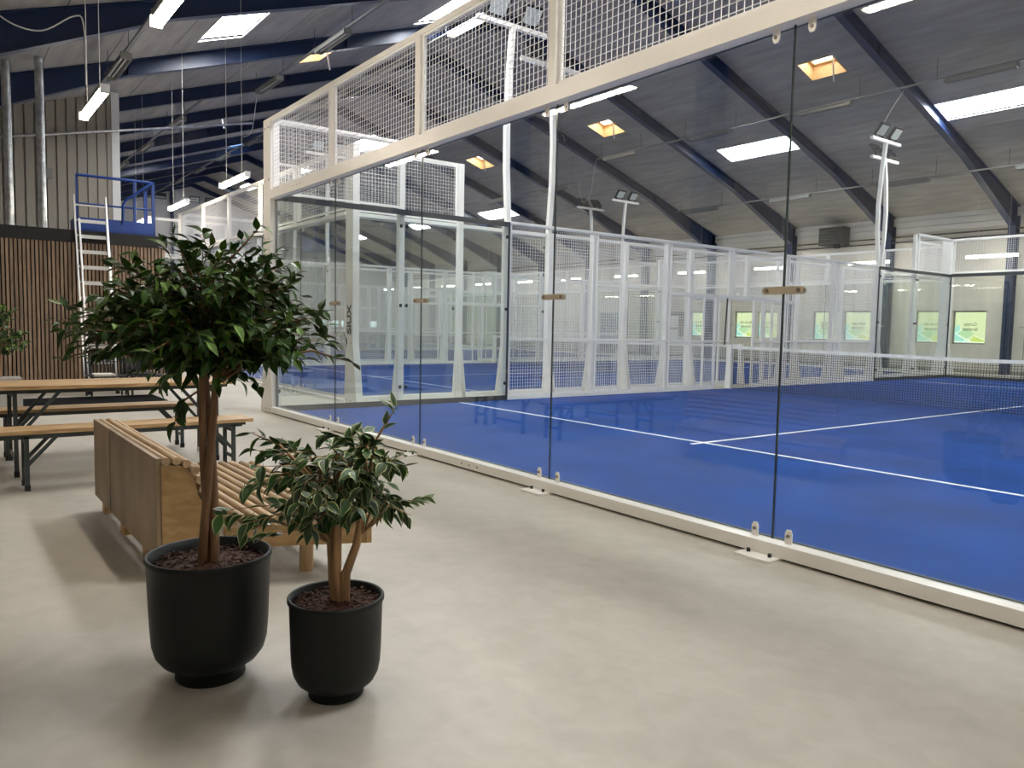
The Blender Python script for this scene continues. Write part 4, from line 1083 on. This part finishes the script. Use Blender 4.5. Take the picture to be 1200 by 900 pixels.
# ------------------------------------------------------------------ folding table and benches
def folding(name, x0, x1, y0, y1, z, label, cat, legx, legy, planks, thick=0.028):
    r = empty(name, ((x0 + x1) / 2, (y0 + y1) / 2, 0), label, cat)
    w_ = (x1 - x0) / planks
    for k in range(planks):
        MB().box(x0 + k * w_ + 0.001, x0 + (k + 1) * w_ - 0.001, y0, y1, z - thick, z - 0.0005 * (k % 2)).build('plank', 'tabletop', r)
    fz = z - thick - 0.035
    for x_ in legx: MB().box(x_ - 0.012, x_ + 0.012, y0 + 0.09, y1 - 0.09, fz, z - thick).build('side_rail', 'tablesteel', r)
    for yl, d in zip(legy, (1, -1)):
        for x_ in legx:
            l_ = MB(); l_.bar((x_, yl, 0.03), (x_, yl, fz + 0.02), 0.024, 0.030, (0, 1, 0)); lo = l_.build('leg', 'tablesteel', r)
            MB().box(x_ - 0.015, x_ + 0.015, yl - 0.018, yl + 0.018, 0, 0.045).build('foot_cap', 'plugw' if (name == 'folding_table' and x_ == legx[0]) else 'tyre', lo)
            MB().bar((x_ + 0.012, yl, z * 0.42), (x_ + 0.012, yl + d * z * 0.42, fz + 0.01), 0.012, 0.026).build('brace', 'tablesteel', r)
        MB().bar((legx[0], yl, 0.13), (legx[1], yl, 0.13), 0.012, 0.03).build('cross_bar', 'tablesteel', r)
        MB().bar((legx[0], yl, fz - 0.03), (legx[1], yl, fz - 0.03), 0.012, 0.03).build('cross_bar', 'tablesteel', r)
    MB().box(x0 + 0.02, x1 - 0.02, y1 - 0.10, y1 - 0.06, fz + 0.012, z - thick).build('end_rail', 'tablesteel', r)
    MB().box(x0 + 0.02, x1 - 0.02, y0 + 0.06, y0 + 0.10, fz + 0.012, z - thick).build('end_rail', 'tablesteel', r)
    return r
folding('folding_bench', 3.70, 4.03, -3.72, -1.64, 0.445, 'folding pine bench in front of the table, nearer the rod lounger', 'bench', (3.76, 4.00), (-3.28, -1.80), 1)
folding('folding_table', 2.74, 3.46, -3.85, -1.62, 0.725, 'folding pine beer table with dark steel legs', 'table', (2.80, 3.38), (-3.30, -1.76), 3)
folding('folding_bench', 2.22, 2.53, -3.80, -1.72, 0.445, 'folding pine bench behind the table on the slatted box side', 'bench', (2.28, 2.49), (-3.30, -1.84), 1)

# ------------------------------------------------------------------ rod lounger with plywood back
lb = empty('rod_lounger', (5.9, -2.6, 0), 'low wooden lounger of round rods with a plywood back', 'lounger')
YB = -2.97; XA, XZ = 4.86, 6.64
sh = lambda y: 0.46 * (y - YB)                 # the ends run slightly askew
for (a, b) in ((XA, 5.415), (5.437, XZ)):
    MB().box(a, b, YB, YB + 0.022, 0.10 + (0.0 if a > 5 else 0.0), 0.605).build('back_board', 'ply', lb)
profc = [(-2.93, 0.595), (-2.887, 0.598), (-2.845, 0.585), (-2.812, 0.550), (-2.793, 0.505), (-2.778, 0.46), (-2.76, 0.41), (-2.735, 0.362)]
for (y_, z_) in profc:
    MB().tube([(XA + 0.01 + sh(y_), y_, z_ - 0.005), (XZ + 0.005 + sh(y_), y_, z_ - 0.005)], 0.0195, 12).build('back_rod', 'log', lb)
ends = [(XZ, 1), (XA + 0.03, -1)]
for (xe, d) in ends:
    e = MB(); poly = [(YB + 0.022, 0.115), (-2.73, 0.115), (-2.74, 0.27), (-2.755, 0.33), (-2.80, 0.43), (-2.815, 0.52), (-2.85, 0.565), (YB + 0.022, 0.575)]
    n = len(poly)
    vs = [(xe + sh(y_) - 0.03, y_, z_) for y_, z_ in poly] + [(xe + sh(y_) - 0.005, y_, z_) for y_, z_ in poly]
    e.add(vs, [tuple(range(n - 1, -1, -1)), tuple(range(n, 2 * n))] + [(i, (i + 1) % n, n + (i + 1) % n, n + i) for i in range(n)])
    e.build('end_panel', 'plyend', lb)
NR = 11
for k in range(NR):
    y_ = -2.69 + k * 0.0575
    j = rnd.uniform(-0.01, 0.01)
    MB().tube([(XA + 0.16 + sh(y_) + j, y_, 0.315), (XZ + 0.14 + sh(y_) + j, y_, 0.315)], 0.0225, 12).build('seat_rod', 'log', lb)
for (xe, d) in ((XZ + 0.12, 1), (XA + 0.2, -1)):
    e = MB(); poly = [(-2.72, 0.19), (-2.10, 0.19), (-2.10, 0.288), (-2.72, 0.288)]
    vs = [(xe + sh(y_) - 0.03, y_, z_) for y_, z_ in poly] + [(xe + sh(y_), y_, z_) for y_, z_ in poly]
    e.add(vs, [(3, 2, 1, 0), (4, 5, 6, 7)] + [(i, (i + 1) % 4, 4 + (i + 1) % 4, 4 + i) for i in range(4)])
    e.build('apron', 'plyend', lb)
MB().box(XA + 0.2 + sh(-2.11), XZ + 0.12 + sh(-2.11), -2.12, -2.095, 0.19, 0.288).build('apron', 'plyend', lb)
for (x_, y_) in ((6.83, -2.30), (5.45, -2.25)):
    MB().tube([(x_, y_, 0.0), (x_, y_, 0.29)], 0.035, 16).build('leg', 'logv', lb)
for (x_, y_) in ((6.20, -2.93), (5.60, -2.93), (4.98, -2.93)):
    MB().box(x_ - 0.045, x_ + 0.045, y_ - 0.01, y_ + 0.03, 0.0, 0.16).build('leg', 'plyend', lb)
